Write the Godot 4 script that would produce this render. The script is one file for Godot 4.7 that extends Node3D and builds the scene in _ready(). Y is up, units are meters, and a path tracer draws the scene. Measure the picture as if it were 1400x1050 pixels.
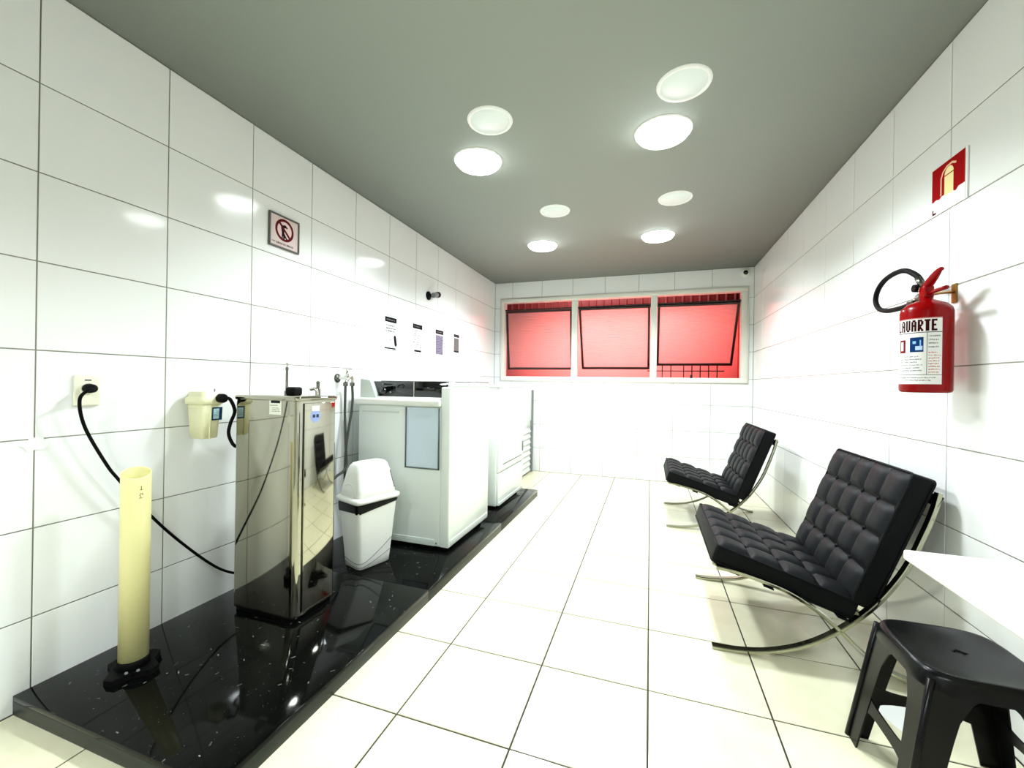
extends Node3D
# A small tiled laundry room: machines on a granite platform at the left, leather lounge chairs at the right,
# a strip window at the far end. Units are metres, y is up, the camera stands at x = 0, z = 0.

const LX := 2.2216      # left wall at x = -LX
const RX := 1.2054      # right wall
const DZ := 5.809       # far wall at z = -DZ
const CH := 2.75        # ceiling height
const ZR := 1.6         # wall behind the camera
const PH := 0.0712      # platform height
const TW := 0.4465      # wall tile width
const TH := 0.3394      # wall tile height
const FT := 0.45        # floor tile

var M := {}
var rng := RandomNumberGenerator.new()
var tile_cache := {}
var taken := {}

func _ready():
	rng.seed = 7
	# ---------------------------------------------------------------- camera, air, light
	var cam := Camera3D.new()
	cam.name = "camera"
	cam.fov = 85.62
	cam.near = 0.02
	cam.position = Vector3(0, 1.2526, 0)
	cam.rotation = Vector3(0, 0.3218, 0.0151)
	add_child(cam)
	cam.current = true
	var we := WorldEnvironment.new()
	we.name = "environment"
	var env := Environment.new()
	env.background_mode = Environment.BG_COLOR
	env.background_color = Color(0.02, 0.015, 0.02)
	env.ambient_light_source = Environment.AMBIENT_SOURCE_BG
	env.tonemap_mode = Environment.TONE_MAPPER_LINEAR
	env.tonemap_exposure = 1.0
	env.sdfgi_enabled = true
	env.ssao_enabled = true
	env.ssil_enabled = true
	we.environment = env
	add_child(we)
	make_materials()
	# ---------------------------------------------------------------- structure
	build_floor()
	build_walls()
	build_window()
	build_outside()
	build_ceiling_lamps()
	build_platform()
	# ---------------------------------------------------------------- things, large to small
	build_washer()
	build_dryer()
	build_louvre_cabinet()
	build_dispenser()
	build_bin()
	lounge_chair(Vector3(0.30, 0, -2.587), "black tufted leather lounge chair nearest the camera, beside the white table")
	lounge_chair(Vector3(0.155, 0, -4.344), "black tufted leather lounge chair farther back, near the window wall")
	build_stool()
	build_table()
	build_pipe()
	build_extinguisher()
	build_wall_items()
	build_tap_and_hoses()
	build_signs()

# ==================================================================== helpers: naming
func numbered(called: String) -> String:
	if not taken.has(called):
		taken[called] = 0
		return called
	taken[called] += 1
	return "%s_%03d" % [called, taken[called]]

func thing(called: String, label: String, category: String, at := Vector3.ZERO, turn := 0.0, group := "") -> Node3D:
	var o := Node3D.new()
	o.name = numbered(called)
	add_child(o)
	o.position = at
	o.rotation.y = turn
	o.set_meta("label", label)
	o.set_meta("category", category)
	if group != "":
		o.set_meta("group", group)
	return o

func part(called: String, mesh: Mesh, m: Material, parent: Node, at := Vector3.ZERO, rot := Vector3.ZERO) -> MeshInstance3D:
	var o := MeshInstance3D.new()
	o.name = called
	o.mesh = mesh
	o.material_override = m
	o.position = at
	o.rotation = rot
	parent.add_child(o, true)
	return o

func struct(called: String, mesh: Mesh, m: Material) -> MeshInstance3D:
	var o := part(called, mesh, m, self)
	o.set_meta("kind", "structure")
	return o

func tag(o: Node, label: String, category: String, group := ""):
	o.set_meta("label", label)
	o.set_meta("category", category)
	if group != "":
		o.set_meta("group", group)

# ==================================================================== helpers: shapes
func start() -> SurfaceTool:
	var st := SurfaceTool.new()
	st.begin(Mesh.PRIMITIVE_TRIANGLES)
	return st

func done(st: SurfaceTool, smooth := false) -> ArrayMesh:
	if smooth:
		st.index()
	st.generate_normals()
	return st.commit()

# a quad whose corners run counter-clockwise seen from outside
func quad(st: SurfaceTool, a: Vector3, b: Vector3, c: Vector3, d: Vector3):
	for p in [a, c, b, a, d, c]:
		st.add_vertex(p)

func tri(st: SurfaceTool, a: Vector3, b: Vector3, c: Vector3):
	for p in [a, c, b]:
		st.add_vertex(p)

func box_to(st: SurfaceTool, lo: Vector3, hi: Vector3):
	var p := []
	for i in 8:
		p.append(Vector3(hi.x if i & 1 else lo.x, hi.y if i & 2 else lo.y, hi.z if i & 4 else lo.z))
	quad(st, p[4], p[5], p[7], p[6])
	quad(st, p[1], p[0], p[2], p[3])
	quad(st, p[5], p[1], p[3], p[7])
	quad(st, p[0], p[4], p[6], p[2])
	quad(st, p[6], p[7], p[3], p[2])
	quad(st, p[0], p[1], p[5], p[4])

func box(lo: Vector3, hi: Vector3) -> ArrayMesh:
	var st := start()
	box_to(st, lo, hi)
	return done(st)

# box with rounded edges; centred on c
func rbox_to(st: SurfaceTool, c: Vector3, size: Vector3, r: float, seg := 2):
	var h := size * 0.5
	r = minf(r, minf(h.x, minf(h.y, h.z)) * 0.98)
	var ex := []
	for i in range(seg, -1, -1):
		ex.append(-tan(PI / 4 * i / seg))
	for i in range(0, seg + 1):
		ex.append(tan(PI / 4 * i / seg))
	var n: int = ex.size()
	for f in 6:
		var ax := f % 3
		var sgn := 1.0 if f < 3 else -1.0
		var u := (ax + 1) % 3
		var v := (ax + 2) % 3
		var g := []
		for j in n:
			for i in n:
				var inner := Vector3.ZERO
				var d := Vector3.ZERO
				inner[ax] = sgn * (h[ax] - r)
				d[ax] = sgn
				inner[u] = (-1.0 if i < n / 2 else 1.0) * (h[u] - r)
				d[u] = ex[i]
				inner[v] = (-1.0 if j < n / 2 else 1.0) * (h[v] - r)
				d[v] = ex[j]
				g.append(c + inner + d.normalized() * r)
		for j in n - 1:
			for i in n - 1:
				var a: Vector3 = g[j * n + i]
				var b: Vector3 = g[j * n + i + 1]
				var e: Vector3 = g[(j + 1) * n + i + 1]
				var q: Vector3 = g[(j + 1) * n + i]
				if sgn > 0:
					quad(st, a, b, e, q)
				else:
					quad(st, b, a, q, e)

func rbox(size: Vector3, r: float, c := Vector3.ZERO, seg := 2) -> ArrayMesh:
	var st := start()
	st.set_smooth_group(0)
	rbox_to(st, c, size, r, seg)
	return done(st, true)

# profile: Vector2(radius, height), turned about y
func lathe_to(st: SurfaceTool, prof: Array, n := 24, xf := Transform3D.IDENTITY, a0 := 0.0, a1 := TAU):
	for i in n:
		var t0 := a0 + (a1 - a0) * i / n
		var t1 := a0 + (a1 - a0) * (i + 1) / n
		for k in prof.size() - 1:
			var p: Vector2 = prof[k]
			var q: Vector2 = prof[k + 1]
			var A := xf * Vector3(p.x * cos(t0), p.y, p.x * sin(t0))
			var B := xf * Vector3(p.x * cos(t1), p.y, p.x * sin(t1))
			var C := xf * Vector3(q.x * cos(t1), q.y, q.x * sin(t1))
			var D := xf * Vector3(q.x * cos(t0), q.y, q.x * sin(t0))
			if p.x > 1e-6:
				tri(st, A, C, B) if q.x > 1e-6 else tri(st, A, D, B)
			if q.x > 1e-6:
				tri(st, A, D, C)

func lathe(prof: Array, n := 24, xf := Transform3D.IDENTITY) -> ArrayMesh:
	var st := start()
	st.set_smooth_group(-1)
	lathe_to(st, prof, n, xf)
	return done(st)

func smooth_lathe(prof: Array, n := 24, xf := Transform3D.IDENTITY) -> ArrayMesh:
	var st := start()
	st.set_smooth_group(0)
	lathe_to(st, prof, n, xf)
	return done(st, true)

func catmull(pts: Array, sub := 6) -> Array:
	var out := []
	for i in pts.size() - 1:
		var p0 = pts[maxi(i - 1, 0)]
		var p1 = pts[i]
		var p2 = pts[i + 1]
		var p3 = pts[mini(i + 2, pts.size() - 1)]
		for k in sub:
			out.append(p1.cubic_interpolate(p2, p0, p3, float(k) / sub))
	out.append(pts[pts.size() - 1])
	return out

func tube_to(st: SurfaceTool, path: Array, r, n := 8, caps := true, closed := false):
	var rings := []
	var side := Vector3.ZERO
	var cnt := path.size()
	for i in cnt:
		var a: Vector3 = path[(i - 1 + cnt) % cnt] if closed else path[maxi(i - 1, 0)]
		var b: Vector3 = path[(i + 1) % cnt] if closed else path[mini(i + 1, cnt - 1)]
		var t := (b - a).normalized()
		if i == 0:
			side = t.cross(Vector3.UP)
			if side.length() < 0.05:
				side = t.cross(Vector3.RIGHT)
		side = (side - t * side.dot(t)).normalized()
		var up := side.cross(t)
		var rr: float = r[i] if r is Array else r
		var ring := []
		for k in n:
			var ang := TAU * k / n
			ring.append(path[i] + (side * cos(ang) + up * sin(ang)) * rr)
		rings.append(ring)
	for i in cnt - (0 if closed else 1):
		for k in n:
			var A = rings[i]
			var B = rings[(i + 1) % cnt]
			quad(st, A[(k + 1) % n], A[k], B[k], B[(k + 1) % n])
	if caps and not closed:
		for k in n:
			tri(st, path[0], rings[0][k], rings[0][(k + 1) % n])
			tri(st, path[cnt - 1], rings[cnt - 1][(k + 1) % n], rings[cnt - 1][k])

func tube(path: Array, r, n := 8, closed := false) -> ArrayMesh:
	var st := start()
	st.set_smooth_group(0)
	tube_to(st, path, r, n, true, closed)
	return done(st, true)

# a flat bar that follows a curve in the x-y plane: thick in that plane, wide along z
func bar(path: Array, thick: float, wide: float) -> ArrayMesh:
	var st := start()
	st.set_smooth_group(-1)
	var L := []
	var c := 0.003
	for i in path.size():
		var a: Vector2 = path[maxi(i - 1, 0)]
		var b: Vector2 = path[mini(i + 1, path.size() - 1)]
		var t := (b - a).normalized()
		var nn := Vector2(-t.y, t.x)
		var ring := []
		var ht := thick * 0.5
		var hw := wide * 0.5
		for q in [Vector2(ht, hw - c), Vector2(ht - c, hw), Vector2(-ht + c, hw), Vector2(-ht, hw - c), Vector2(-ht, -hw + c), Vector2(-ht + c, -hw), Vector2(ht - c, -hw), Vector2(ht, -hw + c)]:
			var p: Vector2 = path[i] + nn * q.x
			ring.append(Vector3(p.x, p.y, q.y))
		L.append(ring)
	for i in path.size() - 1:
		for k in 8:
			quad(st, L[i][k], L[i + 1][k], L[i + 1][(k + 1) % 8], L[i][(k + 1) % 8])
	for k in range(1, 7):
		tri(st, L[0][0], L[0][k], L[0][k + 1])
		tri(st, L[-1][0], L[-1][k + 1], L[-1][k])
	return done(st)

# polygon in x-y (counter-clockwise), extruded along z from z0 to z1
func prism_to(st: SurfaceTool, poly: PackedVector2Array, z0: float, z1: float, xf := Transform3D.IDENTITY):
	var idx := Geometry2D.triangulate_polygon(poly)
	var ccw := not Geometry2D.is_polygon_clockwise(poly)
	for i in range(0, idx.size(), 3):
		var a := poly[idx[i]]
		var b := poly[idx[i + 1]]
		var c := poly[idx[i + 2]]
		if (b - a).cross(c - a) < 0:
			var s := b
			b = c
			c = s
		tri(st, xf * Vector3(a.x, a.y, z1), xf * Vector3(b.x, b.y, z1), xf * Vector3(c.x, c.y, z1))
		tri(st, xf * Vector3(a.x, a.y, z0), xf * Vector3(c.x, c.y, z0), xf * Vector3(b.x, b.y, z0))
	var n := poly.size()
	for i in n:
		var a := poly[i]
		var b := poly[(i + 1) % n]
		if (Geometry2D.is_polygon_clockwise(poly)):
			var s := a
			a = b
			b = s
		quad(st, xf * Vector3(a.x, a.y, z1), xf * Vector3(a.x, a.y, z0), xf * Vector3(b.x, b.y, z0), xf * Vector3(b.x, b.y, z1))

func prism(poly: PackedVector2Array, z0: float, z1: float) -> ArrayMesh:
	var st := start()
	st.set_smooth_group(-1)
	prism_to(st, poly, z0, z1)
	return done(st)

# closed rings of equal length, stacked into a skin with both ends capped
func loft(rings: Array, cap0 := true, cap1 := true) -> ArrayMesh:
	var st := start()
	st.set_smooth_group(0)
	var n: int = rings[0].size()
	for i in rings.size() - 1:
		for k in n:
			quad(st, rings[i][(k + 1) % n], rings[i][k], rings[i + 1][k], rings[i + 1][(k + 1) % n])
	for e in [[0, cap0], [rings.size() - 1, cap1]]:
		if e[1]:
			var c := Vector3.ZERO
			for p in rings[e[0]]:
				c += p / n
			for k in n:
				if e[0] == 0:
					tri(st, c, rings[0][k], rings[0][(k + 1) % n])
				else:
					tri(st, c, rings[e[0]][(k + 1) % n], rings[e[0]][k])
	return done(st, true)

# ring in the x-z plane: a rectangle with rounded corners; runs so that loft() faces outwards going up
func round_rect(hx: float, hz: float, r: float, y: float, off := Vector3.ZERO, seg := 5) -> Array:
	var out := []
	for q in 4:
		var cx := (hx - r) * (1 if q == 0 or q == 3 else -1)
		var cz := (hz - r) * (1 if q < 2 else -1)
		for k in seg + 1:
			var a := PI / 2 * q + PI / 2 * k / seg
			out.append(Vector3(cx + r * cos(a), y, cz + r * sin(a)) + off)
	return out

# flat picture panel facing +z, uv over the whole face
func panel(w: float, h: float) -> ArrayMesh:
	var st := start()
	var p := [Vector3(-w / 2, -h / 2, 0), Vector3(w / 2, -h / 2, 0), Vector3(w / 2, h / 2, 0), Vector3(-w / 2, h / 2, 0)]
	var uv := [Vector2(0, 1), Vector2(1, 1), Vector2(1, 0), Vector2(0, 0)]
	for i in [0, 2, 1, 0, 3, 2]:
		st.set_normal(Vector3(0, 0, 1))
		st.set_uv(uv[i])
		st.add_vertex(p[i])
	return st.commit()

# ==================================================================== materials
func mat(c: Color, rough := 0.5, metal := 0.0, spec := 0.5) -> StandardMaterial3D:
	var m := StandardMaterial3D.new()
	m.albedo_color = c
	m.roughness = rough
	m.metallic = metal
	m.metallic_specular = spec
	return m

func noise_tex(freq: float, lo: Color, hi: Color, size := 512, seed_ := 1) -> NoiseTexture2D:
	var n := FastNoiseLite.new()
	n.seed = seed_
	n.frequency = freq
	n.fractal_octaves = 4
	var t := NoiseTexture2D.new()
	t.width = size
	t.height = size
	t.seamless = true
	t.noise = n
	var g := Gradient.new()
	g.set_color(0, lo)
	g.set_color(1, hi)
	t.color_ramp = g
	return t

func noise_normal(freq: float, strength: float, size := 512, seed_ := 3) -> NoiseTexture2D:
	var n := FastNoiseLite.new()
	n.seed = seed_
	n.frequency = freq
	n.fractal_octaves = 4
	var t := NoiseTexture2D.new()
	t.width = size
	t.height = size
	t.seamless = true
	t.as_normal_map = true
	t.bump_strength = strength
	t.noise = n
	return t

func make_materials():
	M.wall_tile = mat(Color(0.93, 0.935, 0.93), 0.09)
	M.floor_tile = mat(Color(1, 1, 1), 0.16)
	M.floor_tile.albedo_texture = noise_tex(0.02, Color(0.90, 0.88, 0.755), Color(0.93, 0.915, 0.80), 512, 5)
	M.floor_tile.uv1_triplanar = true
	M.floor_tile.uv1_world_triplanar = true
	M.floor_tile.uv1_scale = Vector3(0.7, 0.7, 0.7)
	M.grout = mat(Color(0.54, 0.53, 0.48), 0.9)
	M.floor_grout = mat(Color(0.27, 0.25, 0.21), 0.9)
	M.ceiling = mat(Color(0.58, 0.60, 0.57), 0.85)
	M.paint = mat(Color(0.80, 0.80, 0.77), 0.7)
	M.granite = mat(Color(1, 1, 1), 0.06, 0.0, 0.25)
	M.granite.albedo_texture = granite_texture()
	M.granite.uv1_triplanar = true
	M.granite.uv1_world_triplanar = true
	M.granite_edge = mat(Color(0.13, 0.15, 0.125), 0.4, 0.0, 0.4)
	M.steel = mat(Color(0.68, 0.67, 0.61), 0.05, 1.0)
	M.steel_dark = mat(Color(0.45, 0.45, 0.42), 0.25, 1.0)
	M.chrome = mat(Color(0.78, 0.78, 0.74), 0.08, 1.0)
	M.frame_chrome = mat(Color(0.66, 0.66, 0.58), 0.12, 1.0)
	M.black = mat(Color(0.03, 0.03, 0.032), 0.35)
	M.rubber = mat(Color(0.02, 0.02, 0.02), 0.6, 0.0, 0.25)
	M.cord = mat(Color(0.015, 0.015, 0.016), 0.5, 0.0, 0.2)
	M.leather = mat(Color(0.06, 0.066, 0.078), 0.52, 0.0, 0.3)
	M.leather.normal_enabled = true
	M.leather.normal_texture = noise_normal(0.08, 3.0)
	M.leather.normal_scale = 0.35
	M.leather.uv1_triplanar = true
	M.leather.uv1_scale = Vector3(5, 5, 5)
	M.leather_dark = mat(Color(0.02, 0.026, 0.032), 0.55, 0.0, 0.25)
	M.plastic_black = mat(Color(0.03, 0.031, 0.034), 0.25, 0.0, 0.3)
	M.enamel = mat(Color(0.88, 0.905, 0.88), 0.22)
	M.enamel_trim = mat(Color(0.80, 0.83, 0.80), 0.3)
	M.glass_black = mat(Color(0.02, 0.025, 0.027), 0.08)
	M.white_plastic = mat(Color(0.92, 0.925, 0.90), 0.3)
	M.grey_plastic = mat(Color(0.45, 0.46, 0.46), 0.5)
	M.cream = mat(Color(0.93, 0.905, 0.66), 0.35)
	M.ivory = mat(Color(0.91, 0.90, 0.74), 0.4)
	M.plate = mat(Color(0.93, 0.925, 0.84), 0.4)
	M.bag = mat(Color(0.010, 0.010, 0.011), 0.4, 0.0, 0.3)
	M.red = mat(Color(0.54, 0.0, 0.01), 0.22, 0.0, 0.3)
	M.brass = mat(Color(0.62, 0.47, 0.22), 0.35, 1.0)
	M.laminate = mat(Color(0.95, 0.95, 0.93), 0.35)
	M.paper = mat(Color(0.94, 0.94, 0.93), 0.8)
	M.plaster = mat(Color(0.95, 0.95, 0.94), 0.95)
	M.alu = mat(Color(0.90, 0.90, 0.86), 0.35)
	M.sash_dark = mat(Color(0.16, 0.07, 0.065), 0.4)
	M.pocket = mat(Color(0.80, 0.86, 0.90), 0.15)
	M.lamp_rim = mat(Color(0.97, 0.975, 0.97), 0.4)

func granite_texture() -> ImageTexture:
	var s := 1024
	var im := Image.create(s, s, false, Image.FORMAT_RGB8)
	im.fill(Color(0.028, 0.032, 0.028))
	var r := RandomNumberGenerator.new()
	r.seed = 11
	for i in 9000:
		var v := r.randf_range(0.03, 0.075)
		im.fill_rect(Rect2i(r.randi() % s, r.randi() % s, 1 + r.randi() % 4, 1 + r.randi() % 4), Color(v * 0.9, v, v * 0.85))
	for i in 800:
		var v := r.randf_range(0.16, 0.45)
		im.fill_rect(Rect2i(r.randi() % s, r.randi() % s, 1 + r.randi() % 3, 1 + r.randi() % 3), Color(v, v * 1.02, v * 0.92))
	for i in 80:
		# a feldspar fleck: a short slanted streak
		var v := r.randf_range(0.25, 0.6)
		var x := r.randf() * s
		var y := r.randf() * s
		var a := r.randf() * TAU
		var n := 4 + r.randi() % 14
		for k in n:
			im.fill_rect(Rect2i(int(x + cos(a) * k) % s, int(y + sin(a) * k) % s, 2 + r.randi() % 4, 2 + r.randi() % 3), Color(v, v * 1.02, v * 0.95) * r.randf_range(0.7, 1.0))
	return ImageTexture.create_from_image(im)

# ==================================================================== room
func tile_mesh(w: float, h: float, depth: float, chamfer: float) -> ArrayMesh:
	var key := "%d %d %d" % [roundi(w * 2000), roundi(h * 2000), roundi(depth * 10000)]
	if tile_cache.has(key):
		return tile_cache[key]
	var st := start()
	st.set_smooth_group(-1)
	var a := w / 2
	var b := h / 2
	var c := chamfer
	var F := [Vector3(-a + c, -b + c, 0), Vector3(a - c, -b + c, 0), Vector3(a - c, b - c, 0), Vector3(-a + c, b - c, 0)]
	var E := [Vector3(-a, -b, -c), Vector3(a, -b, -c), Vector3(a, b, -c), Vector3(-a, b, -c)]
	var B := [Vector3(-a, -b, -depth), Vector3(a, -b, -depth), Vector3(a, b, -depth), Vector3(-a, b, -depth)]
	quad(st, F[0], F[1], F[2], F[3])
	for i in 4:
		var j := (i + 1) % 4
		quad(st, E[i], E[j], F[j], F[i])
		quad(st, B[i], B[j], E[j], E[i])
	tile_cache[key] = done(st)
	return tile_cache[key]

# cells of a grid between lo and hi with joints at origin + k * pitch
func cuts(lo: float, hi: float, origin: float, pitch: float) -> Array:
	var out := [lo]
	var k := ceili((lo - origin) / pitch)
	while origin + k * pitch < hi - 0.03:
		if origin + k * pitch > lo + 0.03:
			out.append(origin + k * pitch)
		k += 1
	out.append(hi)
	return out

# tiles on a wall; local frame: a runs along the wall, b up, normal +z; base places that frame
func lay_tiles(parent: Node, base: Transform3D, ca: Array, cb: Array, joint: float, m: Material, holes := [], depth := 0.006, chamfer := 0.0012):
	for i in ca.size() - 1:
		for j in cb.size() - 1:
			var cell := Rect2(ca[i], cb[j], ca[i + 1] - ca[i], cb[j + 1] - cb[j]).grow(-joint / 2)
			var pieces := [cell]
			for h in holes:
				var next := []
				for p: Rect2 in pieces:
					if not p.intersects(h):
						next.append(p)
						continue
					if p.position.y < h.position.y:
						next.append(Rect2(p.position, Vector2(p.size.x, h.position.y - p.position.y)))
					if p.end.y > h.end.y:
						next.append(Rect2(Vector2(p.position.x, h.end.y), Vector2(p.size.x, p.end.y - h.end.y)))
					var y0 := maxf(p.position.y, h.position.y)
					var y1 := minf(p.end.y, h.end.y)
					if p.position.x < h.position.x:
						next.append(Rect2(p.position.x, y0, h.position.x - p.position.x, y1 - y0))
					if p.end.x > h.end.x:
						next.append(Rect2(h.end.x, y0, p.end.x - h.end.x, y1 - y0))
				pieces = next
			for p: Rect2 in pieces:
				if p.size.x < 0.012 or p.size.y < 0.012:
					continue
				var o := part("tile", tile_mesh(p.size.x, p.size.y, depth, chamfer), m, parent)
				var c := p.get_center()
				o.transform = base * Transform3D(Basis.from_euler(Vector3(rng.randf_range(-1, 1), rng.randf_range(-1, 1), 0) * 0.0012), Vector3(c.x, c.y, rng.randf_range(-0.0003, 0.0003)))

func build_floor():
	var f := struct("floor", box(Vector3(-LX - 0.1, -0.2, -DZ - 0.1), Vector3(RX + 0.1, -0.003, ZR + 0.1)), M.floor_grout)
	# local x = world x, local y = -world z
	var base := Transform3D(Basis(Vector3(1, 0, 0), Vector3(0, 0, -1), Vector3(0, 1, 0)), Vector3.ZERO)
	lay_tiles(f, base, cuts(-LX, RX, 0.009, FT), cuts(-ZR, DZ, 1.8037, FT), 0.007, M.floor_tile, [Rect2(-LX - 0.1, 0.90, LX + 0.1 - 1.20, 3.58)])

func build_walls():
	var rows := []
	for k in 8:
		rows.append(k * TH - 0.003)
	rows[0] = 0.0
	rows.append(CH)
	var l := struct("wall_left", box(Vector3(-LX - 0.15, -0.1, -DZ - 0.15), Vector3(-LX - 0.0022, CH + 0.1, ZR + 0.15)), M.grout)
	# left: local x = -world z
	lay_tiles(l, Transform3D(Basis(Vector3(0, 0, -1), Vector3(0, 1, 0), Vector3(1, 0, 0)), Vector3(-LX, 0, 0)), cuts(-ZR, DZ, 0.9239, TW), rows, 0.0045, M.wall_tile)
	var r := struct("wall_right", box(Vector3(RX + 0.0022, -0.1, -DZ - 0.15), Vector3(RX + 0.15, CH + 0.1, ZR + 0.15)), M.grout)
	# right: local x = world z
	lay_tiles(r, Transform3D(Basis(Vector3(0, 0, 1), Vector3(0, 1, 0), Vector3(-1, 0, 0)), Vector3(RX, 0, 0)), cuts(-DZ, ZR, -2.2706, TW), rows, 0.0045, M.wall_tile)
	var hole := Rect2(-2.112, 1.305, 3.247, 1.2)
	var st := start()
	box_to(st, Vector3(-LX, -0.1, -DZ - 0.15), Vector3(RX, hole.position.y, -DZ - 0.0022))
	box_to(st, Vector3(-LX, hole.end.y, -DZ - 0.15), Vector3(RX, CH + 0.1, -DZ - 0.0022))
	box_to(st, Vector3(-LX, hole.position.y, -DZ - 0.15), Vector3(hole.position.x, hole.end.y, -DZ - 0.0022))
	box_to(st, Vector3(hole.end.x, hole.position.y, -DZ - 0.15), Vector3(RX, hole.end.y, -DZ - 0.0022))
	var b := struct("wall_back", done(st), M.grout)
	lay_tiles(b, Transform3D(Basis.IDENTITY, Vector3(0, 0, -DZ)), cuts(-LX, RX, -0.161, TW), rows, 0.004, M.wall_tile, [hole])
	struct("wall_front", box(Vector3(-LX, -0.1, ZR), Vector3(RX, CH + 0.1, ZR + 0.15)), M.paint)
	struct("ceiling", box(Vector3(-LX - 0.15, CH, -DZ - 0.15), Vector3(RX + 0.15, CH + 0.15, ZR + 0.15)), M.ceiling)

func build_window():
	var w := Node3D.new()
	w.name = "window_1"
	w.set_meta("kind", "structure")
	w.set_meta("label", "wide white aluminium window of three tilted panes in the far wall")
	add_child(w)
	var x0 := -2.112
	var x1 := 1.135
	var y0 := 1.305
	var y1 := 2.505
	var z0 := -DZ - 0.11
	var z1 := -DZ + 0.012
	for f in [[x0, x1, y0, y0 + 0.062], [x0, x1, y1 - 0.052, y1], [x0, x0 + 0.046, y0 + 0.062, y1 - 0.052], [x1 - 0.066, x1, y0 + 0.062, y1 - 0.052]]:
		part("window_frame", rbox(Vector3(f[1] - f[0], f[3] - f[2], z1 - z0), 0.006, Vector3((f[0] + f[1]) / 2, (f[2] + f[3]) / 2, (z0 + z1) / 2)), M.alu, w)
	for x in [-1.0225, 0.0345]:
		part("mullion", rbox(Vector3(0.083, y1 - y0 - 0.114, 0.10), 0.006, Vector3(x, (y0 + y1) / 2 + 0.005, -DZ - 0.045)), M.alu, w)
	# an outer bead round the frame
	var st := start()
	for f in [[x0 - 0.02, x1 + 0.02, y0 - 0.012, y0], [x0 - 0.02, x1 + 0.02, y1, y1 + 0.012], [x0 - 0.02, x0, y0, y1], [x1, x1 + 0.02, y0, y1]]:
		box_to(st, Vector3(f[0], f[2], -DZ - 0.002), Vector3(f[1], f[3], -DZ + 0.008))
	part("window_bead", done(st), M.alu, w)
	var glass := mat(Color(0.95, 0.75, 0.74, 0.45), 0.3)
	glass.transparency = BaseMaterial3D.TRANSPARENCY_ALPHA
	glass.backlight_enabled = true
	glass.backlight = Color(0.9, 0.68, 0.66)
	var bays := [[-2.066, -1.064, 8.0, 0.87], [-0.981, -0.007, 24.0, 0.92], [0.076, 1.069, 33.0, 0.93]]
	for b in bays:
		var s := Node3D.new()
		s.name = "sash"
		w.add_child(s, true)
		var bw: float = b[1] - b[0] - 0.012
		var len: float = b[3]
		s.position = Vector3((b[0] + b[1]) / 2, 2.335, -DZ - 0.05)
		s.rotation.x = deg_to_rad(b[2])
		part("sash_rail", rbox(Vector3(bw, 0.03, 0.028), 0.004, Vector3(0, -0.015, 0)), M.sash_dark, s)
		part("sash_rail", rbox(Vector3(bw, 0.032, 0.028), 0.004, Vector3(0, -len + 0.016, 0)), M.sash_dark, s)
		for sx in [-1, 1]:
			part("sash_stile", rbox(Vector3(0.03, len - 0.062, 0.028), 0.004, Vector3(sx * (bw / 2 - 0.015), -len / 2, 0)), M.sash_dark, s)
		# ribbed translucent glass
		var g := start()
		g.set_smooth_group(-1)
		var n := 36
		for k in n:
			var ya := -0.03 - (len - 0.062) * k / n
			var yb := -0.03 - (len - 0.062) * (k + 1) / n
			var ym := ya * 0.5 + yb * 0.5
			var hx := bw / 2 - 0.03
			quad(g, Vector3(-hx, ym, 0.004), Vector3(hx, ym, 0.004), Vector3(hx, ya, 0), Vector3(-hx, ya, 0))
			quad(g, Vector3(-hx, yb, 0), Vector3(hx, yb, 0), Vector3(hx, ym, 0.004), Vector3(-hx, ym, 0.004))
		part("pane", done(g), glass, s)
		# fixed light above the sash
		part("transom_bar", rbox(Vector3(bw + 0.012, 0.018, 0.04), 0.003, Vector3((b[0] + b[1]) / 2, 2.348, -DZ - 0.05)), M.sash_dark, w)
	# latch of the right-hand sash and its keeper on the sill
	part("latch", rbox(Vector3(0.03, 0.045, 0.02), 0.004, Vector3(0.50, 1.385, -DZ + 0.01)), M.black, w)

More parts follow.
